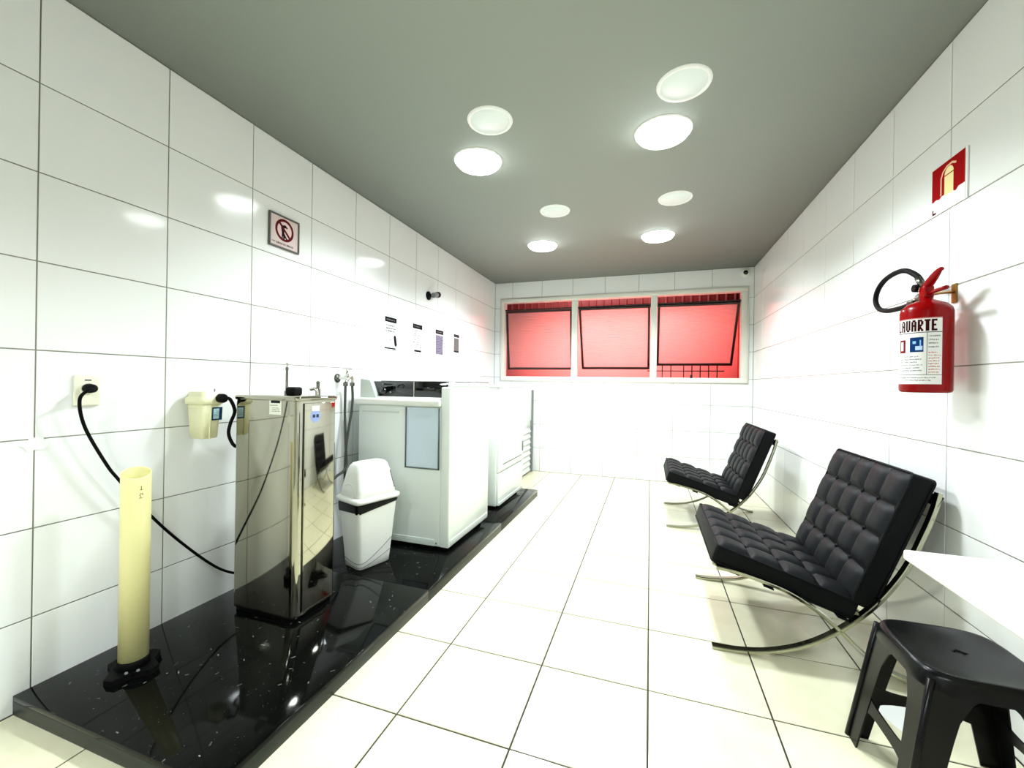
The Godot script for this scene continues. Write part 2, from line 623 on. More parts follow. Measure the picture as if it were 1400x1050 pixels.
func build_outside():
	# a red passage behind the window, lit by added lamps
	var red := mat(Color(0.95, 0.46, 0.44), 0.8)
	var dark := mat(Color(0.36, 0.05, 0.045), 0.7)
	struct("wall_outside", box(Vector3(-3.6, -0.2, -7.75), Vector3(2.6, 2.62, -7.6)), red)
	struct("wall_outside_end", box(Vector3(1.35, -0.2, -7.6), Vector3(1.5, 3.2, -5.96)), mat(Color(0.90, 0.16, 0.08), 0.8))
	struct("floor_outside", box(Vector3(-3.6, -0.2, -7.75), Vector3(2.6, 0.0, -5.96)), M.paint)
	var r := thing("canopy_roof", "dark red ribbed canopy outside, above the window", "roof", Vector3(0, 0, 0))
	part("deck", box(Vector3(-3.6, 3.1, -7.75), Vector3(2.6, 3.15, -5.96)), dark, r)
	part("fascia", box(Vector3(-3.6, 2.66, -7.74), Vector3(2.6, 3.1, -7.70)), dark, r)
	var rib := box(Vector3(-0.02, 2.66, -7.70), Vector3(0.02, 3.1, -7.68))
	for k in 44:
		part("rib", rib, dark, r, Vector3(-3.4 + k * 0.135, 0, 0))
	# railing
	var f := thing("garden_railing", "dark metal railing outside, seen under the open right pane", "railing", Vector3(0, 0, -7.1))
	var vb := box(Vector3(-0.008, 0, -0.008), Vector3(0.008, 1.62, 0.008))
	for x in [0.05, 0.18, 0.31, 0.5, 0.62, 0.74, 0.86, 0.98]:
		part("baluster", vb, M.black, f, Vector3(x, 0, 0))
	for y in [1.38, 1.50, 1.6]:
		part("rail", box(Vector3(-0.05, y - 0.008, -0.01), Vector3(1.08, y + 0.008, 0.006)), M.black, f)
	# two unseen strip lamps under the eave, added to light the red wall
	for d in [[-1.25, 9.5, "left"], [0.05, 5.0, "right"]]:
		var lamp := thing("added_strip_lamp", "unseen strip lamp added outside above the window, %s one" % d[2], "lamp", Vector3(d[0], 2.66, -5.96))
		var e := mat(Color(1, 0.96, 0.95), 0.5)
		e.emission_enabled = true
		e.emission = Color(1, 0.95, 0.94)
		e.emission_energy_multiplier = 3.0
		part("housing", rbox(Vector3(0.98, 0.09, 0.05), 0.008, Vector3(0, 0, -0.025)), M.white_plastic, lamp)
		part("lamp_tube", tube([Vector3(-0.46, 0, -0.065), Vector3(0.46, 0, -0.065)], 0.013, 10), e, lamp)
		var o := AreaLight3D.new()
		o.name = "lamp_light"
		o.area_size = Vector2(0.92, 0.05)
		o.area_normalize_energy = true
		o.light_color = Color(1, 0.93, 0.93)
		o.light_energy = d[1]
		o.area_range = 12
		o.area_attenuation = 2
		o.shadow_enabled = true
		o.position = Vector3(0, 0, -0.085)
		o.rotation = Vector3(-0.35, 0, 0)
		lamp.add_child(o)

func build_ceiling_lamps():
	var em := mat(Color(1, 1, 1), 0.5)
	em.emission_enabled = true
	em.emission = Color(0.97, 0.99, 1.0)
	em.emission_energy_multiplier = 12.0
	var dim := mat(Color(0.93, 0.96, 0.96), 0.4)
	var dome := [Vector2(0, -0.030), Vector2(0.12, -0.030), Vector2(0.138, -0.027), Vector2(0.145, -0.018), Vector2(0.147, 0.0)]
	var ring := [Vector2(0.15, 0.0), Vector2(0.152, -0.006), Vector2(0.16, -0.006), Vector2(0.164, 0.0)]
	var lit := [
		[Vector2(-1.12, -2.57), "bright ceiling lamp over the left side, nearer the camera"],
		[Vector2(0.05, -2.59), "large bright ceiling lamp over the floor, nearer the camera"],
		[Vector2(-1.12, -4.33), "bright ceiling lamp over the left side, nearer the window"],
		[Vector2(0.05, -4.36), "bright ceiling lamp on the right, nearer the window"],
		[Vector2(-1.12, 0.90), "unseen ceiling lamp added as fill behind the camera, on the left"],  # this pair is unseen, added to fill the near end with light
		[Vector2(0.05, 0.90), "unseen ceiling lamp added as fill behind the camera, on the right"]]
	for d in lit:
		var t := thing("ceiling_lamp", d[1], "lamp", Vector3(d[0].x, CH, d[0].y), 0, "lit ceiling lamps")
		part("lamp_diffuser", smooth_lathe(dome, 36), em, t)
		part("rim", smooth_lathe(ring, 36), M.lamp_rim, t)
		var a := SpotLight3D.new()
		a.name = "lamp_light"
		a.light_color = Color(0.945, 0.985, 1.0)
		a.light_energy = 6.4 if d[0].y < 0.0 else 5.6
		a.light_size = 0.14
		a.spot_range = 12
		a.spot_attenuation = 2
		a.spot_angle = 73
		a.spot_angle_attenuation = 0.5
		a.shadow_enabled = true
		a.position = Vector3(0, -0.036, 0)
		a.rotation = Vector3(-PI / 2, 0, 0)
		t.add_child(a)
	var off := [
		[Vector2(-0.887, -2.193), "unlit round ceiling panel left of the middle, nearer the camera"],
		[Vector2(0.137, -2.206), "unlit round ceiling panel above the floor, nearest the camera"],
		[Vector2(-0.80, -3.50), "unlit round ceiling panel left of the middle, nearer the window"],
		[Vector2(0.167, -3.53), "unlit round ceiling panel on the right, nearer the window"]]
	for d in off:
		var t := thing("ceiling_panel_lamp", d[1], "lamp", Vector3(d[0].x, CH, d[0].y), 0, "unlit ceiling lamps")
		part("lamp_diffuser", smooth_lathe([Vector2(0, -0.006), Vector2(0.105, -0.006), Vector2(0.11, 0.0)], 36), dim, t)
		part("rim", smooth_lathe([Vector2(0.108, -0.003), Vector2(0.112, -0.009), Vector2(0.126, -0.008), Vector2(0.13, 0.0)], 36), M.lamp_rim, t)

func build_platform():
	var p := thing("granite_platform", "low polished black granite platform along the left wall", "platform", Vector3(0, 0, 0))
	# slabs of the top, then the front skirting
	var zs := [-0.875, -2.10, -3.32, -4.51]
	for i in 3:
		part("slab", rbox(Vector3(LX - 1.182 - 0.002, 0.02, zs[i] - zs[i + 1] - 0.0015), 0.002, Vector3(-(LX + 1.182) / 2, PH - 0.01, (zs[i] + zs[i + 1]) / 2), 1), M.granite, p)
	for i in 3:
		part("skirting", rbox(Vector3(0.02, PH - 0.0205, zs[i] - zs[i + 1] - 0.0015), 0.0015, Vector3(-1.193, (PH - 0.0205) / 2, (zs[i] + zs[i + 1]) / 2), 1), M.granite_edge, p)
	part("skirting", rbox(Vector3(LX - 1.206, PH - 0.0205, 0.02), 0.0015, Vector3(-(LX + 1.204) / 2, (PH - 0.0205) / 2, -0.886), 1), M.granite_edge, p)
	part("skirting", rbox(Vector3(LX - 1.206, PH - 0.0205, 0.02), 0.0015, Vector3(-(LX + 1.204) / 2, (PH - 0.0205) / 2, -4.499), 1), M.granite_edge, p)

# ==================================================================== machines
func build_washer():
	var t := thing("washing_machine", "white washing machine with a slanted black control panel, behind the trash can", "washing machine", Vector3(-1.71, PH, -2.6))
	# local: x from -0.375 to 0.395, front face at z = 0, back at -0.735
	part("body", rbox(Vector3(0.70, 0.985, 0.73), 0.012, Vector3(-0.025, 0.52, -0.367)), M.enamel, t)
	part("corner_post", rbox(Vector3(0.075, 1.125, 0.735), 0.010, Vector3(0.3585, 0.59, -0.3665)), M.enamel, t)
	part("lid", rbox(Vector3(0.72, 0.05, 0.74), 0.014, Vector3(-0.037, 1.037, -0.345)), M.white_plastic, t)
	# raised console: an open-fronted housing around a leaning black panel
	var st := start()
	st.set_smooth_group(-1)
	prism_to(st, PackedVector2Array([Vector2(-0.39, 1.06), Vector2(-0.25, 1.06), Vector2(-0.305, 1.195), Vector2(-0.39, 1.205)]), -0.70, -0.04)
	part("console_side", done(st), M.enamel_trim, t)
	st = start()
	prism_to(st, PackedVector2Array([Vector2(0.325, 1.06), Vector2(0.395, 1.152), Vector2(0.395, 1.185), Vector2(0.362, 1.19)]), -0.72, -0.04)
	part("console_side", done(st), M.enamel_trim, t)
	part("console_back", rbox(Vector3(0.64, 0.125, 0.55), 0.006, Vector3(0.055, 1.125, -0.42)), M.enamel_trim, t)
	st = start()
	prism_to(st, PackedVector2Array([Vector2(-0.247, 1.068), Vector2(0.328, 1.072), Vector2(0.36, 1.19), Vector2(-0.301, 1.187)]), -0.10, -0.08)
	var cp := part("control_panel", done(st), M.glass_black, t)
	part("panel_divider", rbox(Vector3(0.006, 0.115, 0.006), 0.001, Vector3(0.055, 1.13, -0.078)), M.chrome, cp)
	part("dial", smooth_lathe([Vector2(0, 0.02), Vector2(0.022, 0.018), Vector2(0.026, 0.0)], 20, Transform3D(Basis.from_euler(Vector3(PI / 2, 0, 0)), Vector3(-0.21, 1.115, -0.08))), M.glass_black, cp)
	for q in [Vector2(-0.19, 1.165), Vector2(-0.12, 1.105)]:
		part("button", smooth_lathe([Vector2(0, 0.006), Vector2(0.006, 0.005), Vector2(0.007, 0.0)], 12, Transform3D(Basis.from_euler(Vector3(PI / 2, 0, 0)), Vector3(q.x - 0.03, q.y, -0.08))), M.grey_plastic, cp)
	part("console_sill", rbox(Vector3(0.60, 0.016, 0.10), 0.005, Vector3(0.06, 1.066, -0.07)), M.white_plastic, t)
	part("top_edge", box(Vector3(-0.25, 1.185, -0.73), Vector3(0.39, 1.193, -0.1)), M.steel_dark, t)
	part("handle_recess", rbox(Vector3(0.32, 0.012, 0.008), 0.003, Vector3(-0.18, 0.965, 0.001)), M.enamel_trim, t)
	part("kick_strip", rbox(Vector3(0.66, 0.045, 0.006), 0.002, Vector3(-0.045, 0.055, 0.001)), M.enamel_trim, t)
	for x in [-0.16, 0.30]:
		part("screw", smooth_lathe([Vector2(0, 0.004), Vector2(0.005, 0.003), Vector2(0.006, 0)], 10, Transform3D(Basis.from_euler(Vector3(PI / 2, 0, 0)), Vector3(x, 0.055, 0.004))), M.steel_dark, t)
	part("base_trim", rbox(Vector3(0.006, 0.04, 0.70), 0.002, Vector3(0.396, 0.06, -0.37)), M.enamel_trim, t)
	var pk := part("document_pocket", rbox(Vector3(0.272, 0.43, 0.008), 0.003, Vector3(0.18, 0.79, 0.005)), M.pocket, t)
	var fr := start()
	for f in [[0.042, 0.052, 0.57, 1.005], [0.308, 0.318, 0.57, 1.005], [0.042, 0.318, 0.57, 0.58]]:
		box_to(fr, Vector3(f[0], f[2], 0.004), Vector3(f[1], f[3], 0.013))
	part("pocket_frame", done(fr), mat(Color(0.33, 0.38, 0.38), 0.4), pk)
	for x in [-0.32, 0.34]:
		for z in [-0.06, -0.68]:
			part("foot", lathe([Vector2(0, 0), Vector2(0.022, 0), Vector2(0.018, 0.03), Vector2(0, 0.03)], 12), M.rubber, t, Vector3(x, 0, z))

func build_dryer():
	var t := thing("dryer", "white dryer with a wide front door, second machine from the camera", "dryer", Vector3(-1.34, PH, -3.65))
	# local: front face at x = 0 looking towards +x, z from 0 to -0.79
	part("body", rbox(Vector3(0.72, 1.125, 0.79), 0.014, Vector3(-0.38, 0.585, -0.395)), M.enamel, t)
	part("front_door", rbox(Vector3(0.03, 0.80, 0.775), 0.012, Vector3(-0.012, 0.742, -0.395)), M.enamel, t)
	part("service_panel", rbox(Vector3(0.026, 0.30, 0.775), 0.010, Vector3(-0.012, 0.18, -0.395)), M.enamel, t)
	part("door_slot", rbox(Vector3(0.008, 0.012, 0.60), 0.003, Vector3(0.002, 0.405, -0.42)), M.grey_plastic, t)
	part("handle", rbox(Vector3(0.012, 0.11, 0.014), 0.004, Vector3(0.008, 0.50, -0.755)), M.grey_plastic, t)
	part("top_cover", rbox(Vector3(0.74, 0.022, 0.80), 0.006, Vector3(-0.37, 1.155, -0.395)), M.enamel_trim, t)
	part("base_trim", rbox(Vector3(0.006, 0.03, 0.75), 0.002, Vector3(0.002, 0.045, -0.395)), M.enamel_trim, t)
	for x in [-0.06, -0.70]:
		for z in [-0.06, -0.73]:
			part("foot", lathe([Vector2(0, 0), Vector2(0.022, 0), Vector2(0.018, 0.03), Vector2(0, 0.03)], 12), M.rubber, t, Vector3(x, 0, z))

func build_louvre_cabinet():
	var t := thing("louvred_cabinet", "white cabinet with louvre slats in the far corner behind the dryer", "cabinet", Vector3(-1.60, 0, -4.62))
	# local: front at x = 0 looking towards +x, z from 0 to -1.15
	part("body", rbox(Vector3(0.50, 1.16, 1.10), 0.008, Vector3(-0.27, 0.60, -0.57)), M.enamel, t)
	for k in 8:
		part("slat", rbox(Vector3(0.012, 0.055, 0.98), 0.004), M.white_plastic, t, Vector3(-0.008, 0.06 + k * 0.078, -0.55), Vector3(0, 0, deg_to_rad(28)))
	part("upper_panel", rbox(Vector3(0.02, 0.50, 1.02), 0.006, Vector3(-0.012, 0.92, -0.57)), M.enamel, t)
	part("edge_post", rbox(Vector3(0.035, 1.17, 0.03), 0.004, Vector3(-0.005, 0.585, -1.125)), M.grey_plastic, t)
	part("handle", rbox(Vector3(0.02, 0.09, 0.014), 0.004, Vector3(0.012, 0.70, -1.03)), M.grey_plastic, t)
	part("plinth", box(Vector3(-0.5, 0, -1.1), Vector3(-0.03, 0.04, -0.02)), M.grey_plastic, t)

func build_dispenser():
	var t := thing("water_dispenser", "tall mirror-polished stainless steel drinking fountain on the granite platform", "water dispenser", Vector3(-1.825, PH, -1.71))
	# local: x -0.205..0.205, z -0.135..0.135, height 1.105
	var hx := 0.205
	var hz := 0.135
	var rings := []
	for y in [0.02, 0.03, 1.08, 1.085]:
		rings.append(round_rect(hx, hz, 0.022, y, Vector3.ZERO, 6))
	part("body", loft(rings), M.steel, t)
	part("base", loft([round_rect(hx - 0.008, hz - 0.008, 0.02, 0.0), round_rect(hx - 0.008, hz - 0.008, 0.02, 0.022)]), M.rubber, t)
	part("basin_top", loft([round_rect(hx + 0.004, hz + 0.004, 0.02, 1.082), round_rect(hx + 0.006, hz + 0.006, 0.022, 1.086), round_rect(hx + 0.006, hz + 0.006, 0.022, 1.098), round_rect(hx, hz, 0.02, 1.104)]), M.steel, t)
	# front panel with its narrow shadow gaps
	part("front_panel", rbox(Vector3(0.006, 1.03, 0.205), 0.002, Vector3(hx + 0.002, 0.555, -0.012)), M.steel, t)
	part("panel_gap", rbox(Vector3(0.003, 1.03, 0.004), 0.001, Vector3(hx + 0.001, 0.555, 0.096)), M.rubber, t)
	part("panel_gap", rbox(Vector3(0.003, 0.80, 0.006), 0.001, Vector3(hx + 0.001, 0.45, -0.118)), M.rubber, t)
	# glass filler: tall thin spout
	part("glass_filler", smooth_lathe([Vector2(0.012, 1.10), Vector2(0.012, 1.125), Vector2(0.007, 1.13), Vector2(0.006, 1.235), Vector2(0.008, 1.24), Vector2(0.008, 1.25), Vector2(0.0, 1.256)], 14, Transform3D(Basis.IDENTITY, Vector3(0.0, 0, 0.005))), M.steel_dark, t)
	part("filler_tip", smooth_lathe([Vector2(0.004, 1.252), Vector2(0.004, 1.268), Vector2(0.008, 1.272), Vector2(0.0, 1.278)], 12, Transform3D(Basis.IDENTITY, Vector3(0.0, 0, 0.005))), M.chrome, t)
	part("push_guard", rbox(Vector3(0.062, 0.045, 0.06), 0.012, Vector3(0.055, 1.126, 0.01)), M.rubber, t)
	var jet := start()
	jet.set_smooth_group(0)
	tube_to(jet, catmull([Vector3(0.15, 1.10, -0.05), Vector3(0.15, 1.125, -0.05), Vector3(0.135, 1.14, -0.045), Vector3(0.115, 1.136, -0.04)], 5), 0.008, 10)
	part("drinking_jet", done(jet, true), M.chrome, t)
	part("jet_button", smooth_lathe([Vector2(0.013, 1.10), Vector2(0.013, 1.14), Vector2(0.009, 1.145), Vector2(0.009, 1.17), Vector2(0.012, 1.175), Vector2(0.0, 1.184)], 14, Transform3D(Basis.IDENTITY, Vector3(0.145, 0, -0.06))), M.steel_dark, t)
	# stickers
	var im := blank(96, 92, Color(0.93, 0.93, 0.88))
	im.fill_rect(Rect2i(12, 6, 72, 16), Color(0.1, 0.11, 0.1))
	marks(im, Rect2i(8, 30, 80, 12), 1, 21, Color(0.2, 0.2, 0.2))
	marks(im, Rect2i(20, 48, 66, 30), 3, 22, Color(0.15, 0.15, 0.15))
	part("rating_sticker", panel(0.078, 0.074), print_mat(im), t, Vector3(0.07, 1.05, hz + 0.0012))
	var s2 := part("brand_sticker", lathe([Vector2(0.032, 0), Vector2(0.032, 0.0012), Vector2(0, 0.0012)], 28, Transform3D(Basis.from_euler(Vector3(0, 0, -PI / 2)), Vector3(hx + 0.005, 1.003, 0.022))), mat(Color(0.55, 0.62, 0.80), 0.4), t)
	part("sticker_cap", rbox(Vector3(0.0016, 0.026, 0.05), 0.0006, Vector3(hx + 0.006, 1.042, 0.022)), M.paper, s2)
	for z in [0.034, 0.010]:
		part("sticker_letter", rbox(Vector3(0.0012, 0.016, 0.016), 0.0005, Vector3(hx + 0.0064, 1.004, z)), mat(Color(0.10, 0.13, 0.25), 0.5), s2)

func build_bin():
	var t := thing("trash_can", "white plastic swing-top trash can with a black bag, in front of the washing machine", "trash can", Vector3(-1.742, PH, -2.285), deg_to_rad(-19))
	# local: x half depth, z half width (long side along z)
	var rings := []
	for q in [[0.0, 0.078, 0.108], [0.006, 0.086, 0.116], [0.05, 0.089, 0.120], [0.39, 0.112, 0.148], [0.425, 0.114, 0.151]]:
		rings.append(round_rect(q[1], q[2], 0.028, q[0], Vector3.ZERO, 5))
	part("bucket", loft(rings), M.white_plastic, t)
	# two raised curved lines low on the bucket
	for s in [[0.045, 0.16, 0.0], [0.02, 0.085, 0.0]]:
		var path := []
		for k in 30:
			var f := k / 29.0
			var pos := Vector3.ZERO
			if f < 0.35:
				var u := f / 0.35
				pos = Vector3(lerpf(-0.07, 0.06, u), s[0] + 0.02 * pow(1 - u, 2), 0.0)
				pos.z = 0.121 + pos.y * 0.07
			elif f < 0.5:
				var u := (f - 0.35) / 0.15
				var a := PI / 2 * (1 - u)
				pos = Vector3(0.062 + 0.029 * cos(a), s[0], 0.092 + 0.031 * sin(a))
			else:
				var u := (f - 0.5) / 0.5
				pos = Vector3(0.091, s[0] + (s[1] - s[0]) * pow(u, 1.3), lerpf(0.09, -0.11, u))
				pos.x = 0.0885 + pos.y * 0.068
			path.append(pos)
		part("groove_line", tube(path, 0.0018, 6), M.grey_plastic, t)
	# the bag folded over the edge, hanging lower at the near corner
	var bag := []
	for lay in 4:
		var ring := round_rect(0.1165, 0.1535, 0.03, 0.0, Vector3.ZERO, 5)
		for i in ring.size():
			var p: Vector3 = ring[i]
			var drop := 0.028 + 0.035 * clampf(0.5 + p.z * 4.5 - p.x * 0.5, 0, 1) + 0.006 * sin(i * 2.3)
			var y: float = [0.428 - drop, 0.428 - drop * 0.6, 0.42, 0.432][lay]
			var k: float = [1.0, 1.015, 1.01, 1.0][lay]
			ring[i] = Vector3(p.x * k, y, p.z * k)
		bag.append(ring)
	part("bag", loft(bag, false, false), M.bag, t)
	part("rim", loft([round_rect(0.122, 0.158, 0.03, 0.422), round_rect(0.130, 0.166, 0.034, 0.430), round_rect(0.130, 0.166, 0.034, 0.448), round_rect(0.118, 0.150, 0.03, 0.456)]), M.white_plastic, t)
	# domed lid, narrowing towards a rounded ridge along z
	var lid := []
	for q in [[0.45, 0.112, 0.142], [0.50, 0.106, 0.138], [0.60, 0.078, 0.124], [0.645, 0.062, 0.113], [0.662, 0.048, 0.10], [0.668, 0.03, 0.08]]:
		lid.append(round_rect(q[1], q[2], minf(0.03, q[1] * 0.8), q[0], Vector3.ZERO, 5))
	part("lid", loft(lid), M.white_plastic, t)
	# swing flap outline on the near end and slit on the long side
	part("flap_grip", tube(catmull([Vector3(-0.055, 0.52, 0.134), Vector3(-0.01, 0.535, 0.134), Vector3(0.03, 0.53, 0.134), Vector3(0.048, 0.505, 0.137), Vector3(0.052, 0.458, 0.145)], 4), 0.005, 6), M.white_plastic, t)
	part("flap_slit", tube([Vector3(0.079, 0.60, -0.108), Vector3(0.107, 0.49, -0.122)], 0.003, 6), M.grey_plastic, t)

# ==================================================================== seating and table
func pillow(w: float, l: float, hgt: float) -> ArrayMesh:
	var st := start()
	st.set_smooth_group(0)
	var n := 8
	var f := func(i: int, j: int) -> Vector3:
		var u := -1.0 + 2.0 * i / n
		var v := -1.0 + 2.0 * j / n
		var k := pow(1 - pow(absf(u), 3.6), 0.6) * pow(1 - pow(absf(v), 3.6), 0.6)
		return Vector3(u * w / 2, hgt * k, v * l / 2)
	for j in n:
		for i in n:
			quad(st, f.call(i, j + 1), f.call(i + 1, j + 1), f.call(i + 1, j), f.call(i, j))
	return done(st, true)

func cushion(t: Node3D, called: String, front: Vector2, dir: Vector2, len: float, thick: float, width: float):
	# front: point of the upper face at the front edge in the chair's x-y plane; dir: along the face; the face's normal is to the left of dir
	var nrm := Vector2(-dir.y, dir.x)
	var c := front + dir * len / 2 - nrm * thick / 2
	var holder := part(called, rbox(Vector3(len, thick - 0.02, width), 0.016), M.leather_dark, t)
	holder.transform = Transform3D(Basis(Vector3(dir.x, dir.y, 0), Vector3(nrm.x, nrm.y, 0), Vector3(0, 0, 1)), Vector3(c.x, c.y, 0) - Vector3(nrm.x, nrm.y, 0) * 0.008)
	var nl := 4
	var nw := 5
	var pl := (len - 0.014) / nl
	var pw := (width - 0.014) / nw
	var pm := pillow(pl + 0.002, pw + 0.002, 0.028)
	var top := (thick - 0.02) / 2 - 0.004
	for i in nl:
		for j in nw:
			part("pad", pm, M.leather, holder, Vector3(-len / 2 + 0.007 + (i + 0.5) * pl, top, -width / 2 + 0.007 + (j + 0.5) * pw))
	var bm := smooth_lathe([Vector2(0, 0.009), Vector2(0.007, 0.007), Vector2(0.011, 0.0), Vector2(0.011, -0.004)], 12)
	for i in range(1, nl):
		for j in range(1, nw):
			part("button", bm, M.leather_dark, holder, Vector3(-len / 2 + 0.007 + i * pl, top + 0.004, -width / 2 + 0.007 + j * pw))
	for y in [top + 0.002, -(thick - 0.02) / 2 + 0.004]:
		var hx := len / 2 - 0.002
		var hz := width / 2 - 0.002
		part("piping", tube(round_rect(hx, hz, 0.02, y, Vector3.ZERO, 4), 0.0055, 6, true), M.leather_dark, holder)

func lounge_chair(at: Vector3, label: String):
	var t := thing("lounge_chair", label, "chair", at, 0.0, "black lounge chairs")
	var arc := catmull([Vector2(0.0, 0.008), Vector2(0.11, 0.012), Vector2(0.235, 0.034), Vector2(0.375, 0.09), Vector2(0.51, 0.186), Vector2(0.64, 0.325), Vector2(0.738, 0.485), Vector2(0.797, 0.638), Vector2(0.832, 0.748), Vector2(0.848, 0.825)], 5)
	var ess := catmull([Vector2(0.012, 0.392), Vector2(0.11, 0.378), Vector2(0.26, 0.34), Vector2(0.345, 0.305), Vector2(0.43, 0.252), Vector2(0.51, 0.186), Vector2(0.59, 0.108), Vector2(0.66, 0.058), Vector2(0.73, 0.028), Vector2(0.80, 0.012), Vector2(0.84, 0.008)], 5)
	var am := bar(arc, 0.016, 0.036)
	var em := bar(ess, 0.016, 0.036)
	for s in [-1, 1]:
		part("frame_arc", am, M.frame_chrome, t, Vector3(0, 0, s * 0.382))
		part("leg_bar", em, M.frame_chrome, t, Vector3(0, 0, s * 0.382))
	for q in [Vector3(0.016, 0.392, 0), Vector3(0.585, 0.262, 0), Vector3(0.845, 0.80, 0)]:
		part("cross_bar", rbox(Vector3(0.014, 0.034, 0.74), 0.003), M.frame_chrome, t, q, Vector3(0, 0, 0.0 if q.y > 0.5 else 1.2))
	# straps under the seat and behind the back
	var sd := Vector2(0.955, -0.296).normalized()
	for k in 4:
		var p := Vector2(0.05, 0.396) + sd * (0.04 + k * 0.15)
		part("strap", rbox(Vector3(0.045, 0.006, 0.80), 0.002), M.leather_dark, t, Vector3(p.x, p.y - 0.008, 0), Vector3(0, 0, sd.angle()))
	for k in [Vector2(0.64, 0.33), Vector2(0.845, 0.79)]:
		part("strap", rbox(Vector3(0.045, 0.006, 0.80), 0.002), M.leather_dark, t, Vector3(k.x, k.y, 0), Vector3(0, 0, 1.12))
	cushion(t, "seat_cushion", Vector2(0.022, 0.510), sd, 0.60, 0.105, 0.755)
	cushion(t, "back_cushion", Vector2(0.535, 0.318), Vector2(0.345, 0.938).normalized(), 0.625, 0.105, 0.755)

func build_stool():
	var t := thing("stool", "black plastic stool with a diamond hole in the seat, half under the white table", "stool", Vector3(0.912, 0, -1.648))
	var hh := 0.452
	# seat: rings from the hole outwards, then over the edge
	var st := start()
	st.set_smooth_group(0)
	var n := 64
	var ringf := func(h: float, y: float, ex: float) -> Array:
		var out := []
		for k in n:
			var a := TAU * k / n
			var c := cos(a)
			var s := sin(a)
			var rr := h / pow(pow(absf(c), ex) + pow(absf(s), ex), 1.0 / ex)
			out.append(Vector3(rr * c, y, rr * s * 1.04))
		return out
	var rings := []
	for d in [hh - 0.03, hh - 0.004]:
		var ring := []
		for k in n:
			var a := TAU * k / n
			var rr := 1.0 / (absf(cos(a)) / 0.022 + absf(sin(a)) / 0.016)
			ring.append(Vector3(rr * cos(a), d, rr * sin(a)))
		rings.append(ring)
	var lip := []
	for k in n:
		var a := TAU * k / n
		var rr := 1.25 / (absf(cos(a)) / 0.022 + absf(sin(a)) / 0.016)
		lip.append(Vector3(rr * cos(a), hh - 0.004, rr * sin(a)))
	rings.append(lip)
	rings.append(ringf.call(0.09, hh - 0.004, 3.2))
	rings.append(ringf.call(0.138, hh - 0.002, 4.0))
	rings.append(ringf.call(0.146, hh, 4.2))
	rings.append(ringf.call(0.153, hh - 0.003, 4.4))
	rings.append(ringf.call(0.159, hh - 0.014, 4.6))
	rings.append(ringf.call(0.163, hh - 0.05, 5.0))
	for i in rings.size() - 1:
		for k in n:
			quad(st, rings[i][k], rings[i + 1][k], rings[i + 1][(k + 1) % n], rings[i][(k + 1) % n])
	part("seat", done(st, true), M.plastic_black, t)
	# four splayed corner legs, each an angle of two flat sides, with slotted faces
	for sx in [-1, 1]:
		for sz in [-1, 1]:
			var g := start()
			g.set_smooth_group(-1)
			var T := Vector3(sx * 0.142, hh - 0.02, sz * 0.148)
			var B := Vector3(sx * 0.214, 0, sz * 0.172)
			for ax in [0, 2]:
				var inw := Vector3(-sx, 0, 0) if ax == 0 else Vector3(0, 0, -sz)
				var nrm := Vector3(0, 0, -sz) if ax == 0 else Vector3(-sx, 0, 0)
				var prev := []
				for k in 9:
					var f := k / 8.0
					var p := T.lerp(B, f)
					var wide := lerpf(0.095, 0.06, pow(f, 0.6)) + 0.05 * pow(clampf(1 - f * 3.5, 0, 1), 2)
					var cur := [p, p + inw * wide, p + inw * wide + nrm * 0.005, p + nrm * 0.005]
					if k > 0:
						for e in 4:
							var a: Vector3 = prev[e]
							var b: Vector3 = prev[(e + 1) % 4]
							quad(g, a, b, cur[(e + 1) % 4], cur[e])
					prev = cur
				quad(g, prev[0], prev[1], prev[2], prev[3])
			var leg := part("leg", done(g), M.plastic_black, t)
			# rounded outer corner and a raised rib along it
			part("leg_rib", tube([T.lerp(B, 0.0), B], 0.009, 8), M.plastic_black, leg)
	# stretchers with wide fillets, and the skirt under the seat
	for side in 4:
		var f := start()
		f.set_smooth_group(-1)
		var poly := PackedVector2Array()
		var hw := 0.184 if side % 2 == 0 else 0.158
		var top := []
		var bot := []
		for k in 17:
			var u := -1.0 + 2.0 * k / 16
			var e := pow(absf(u), 4.0)
			top.append(Vector2(u * (hw - 0.012 * e), 0.005 + 0.055 * e))
			bot.append(Vector2(u * (hw + 0.006 * e), -0.03 - 0.06 * e))
		top.reverse()
		for p in bot:
			poly.append(p)
		for p in top:
			poly.append(p)
		prism_to(f, poly, -0.003, 0.003)
		var d := 0.158 if side % 2 == 0 else 0.179
		part("stretcher", done(f), M.plastic_black, t, Vector3(0, 0.18, d).rotated(Vector3.UP, side * PI / 2), Vector3(-0.056 if side % 2 == 0 else -0.166, side * PI / 2, 0))

func build_table():
	var t := thing("table", "white laminate table against the right wall, beside the stool", "table", Vector3(0, 0, 0))
	var x0 := 0.786
	var z0 := -1.685
	part("table_top", rbox(Vector3(RX - x0 - 0.004, 0.032, 1.5), 0.007, Vector3((RX + x0) / 2 - 0.001, 0.719, z0 + 0.75), 3), M.laminate, t)
	for x in [RX - 0.06]:
		for z in [z0 + 0.45, z0 + 1.35]:
			part("leg", rbox(Vector3(0.045, 0.703, 0.045), 0.006, Vector3(x, 0.3515, z)), M.laminate, t)
	part("apron", rbox(Vector3(0.02, 0.06, 1.2), 0.004, Vector3(RX - 0.06, 0.672, z0 + 0.75)), M.laminate, t)

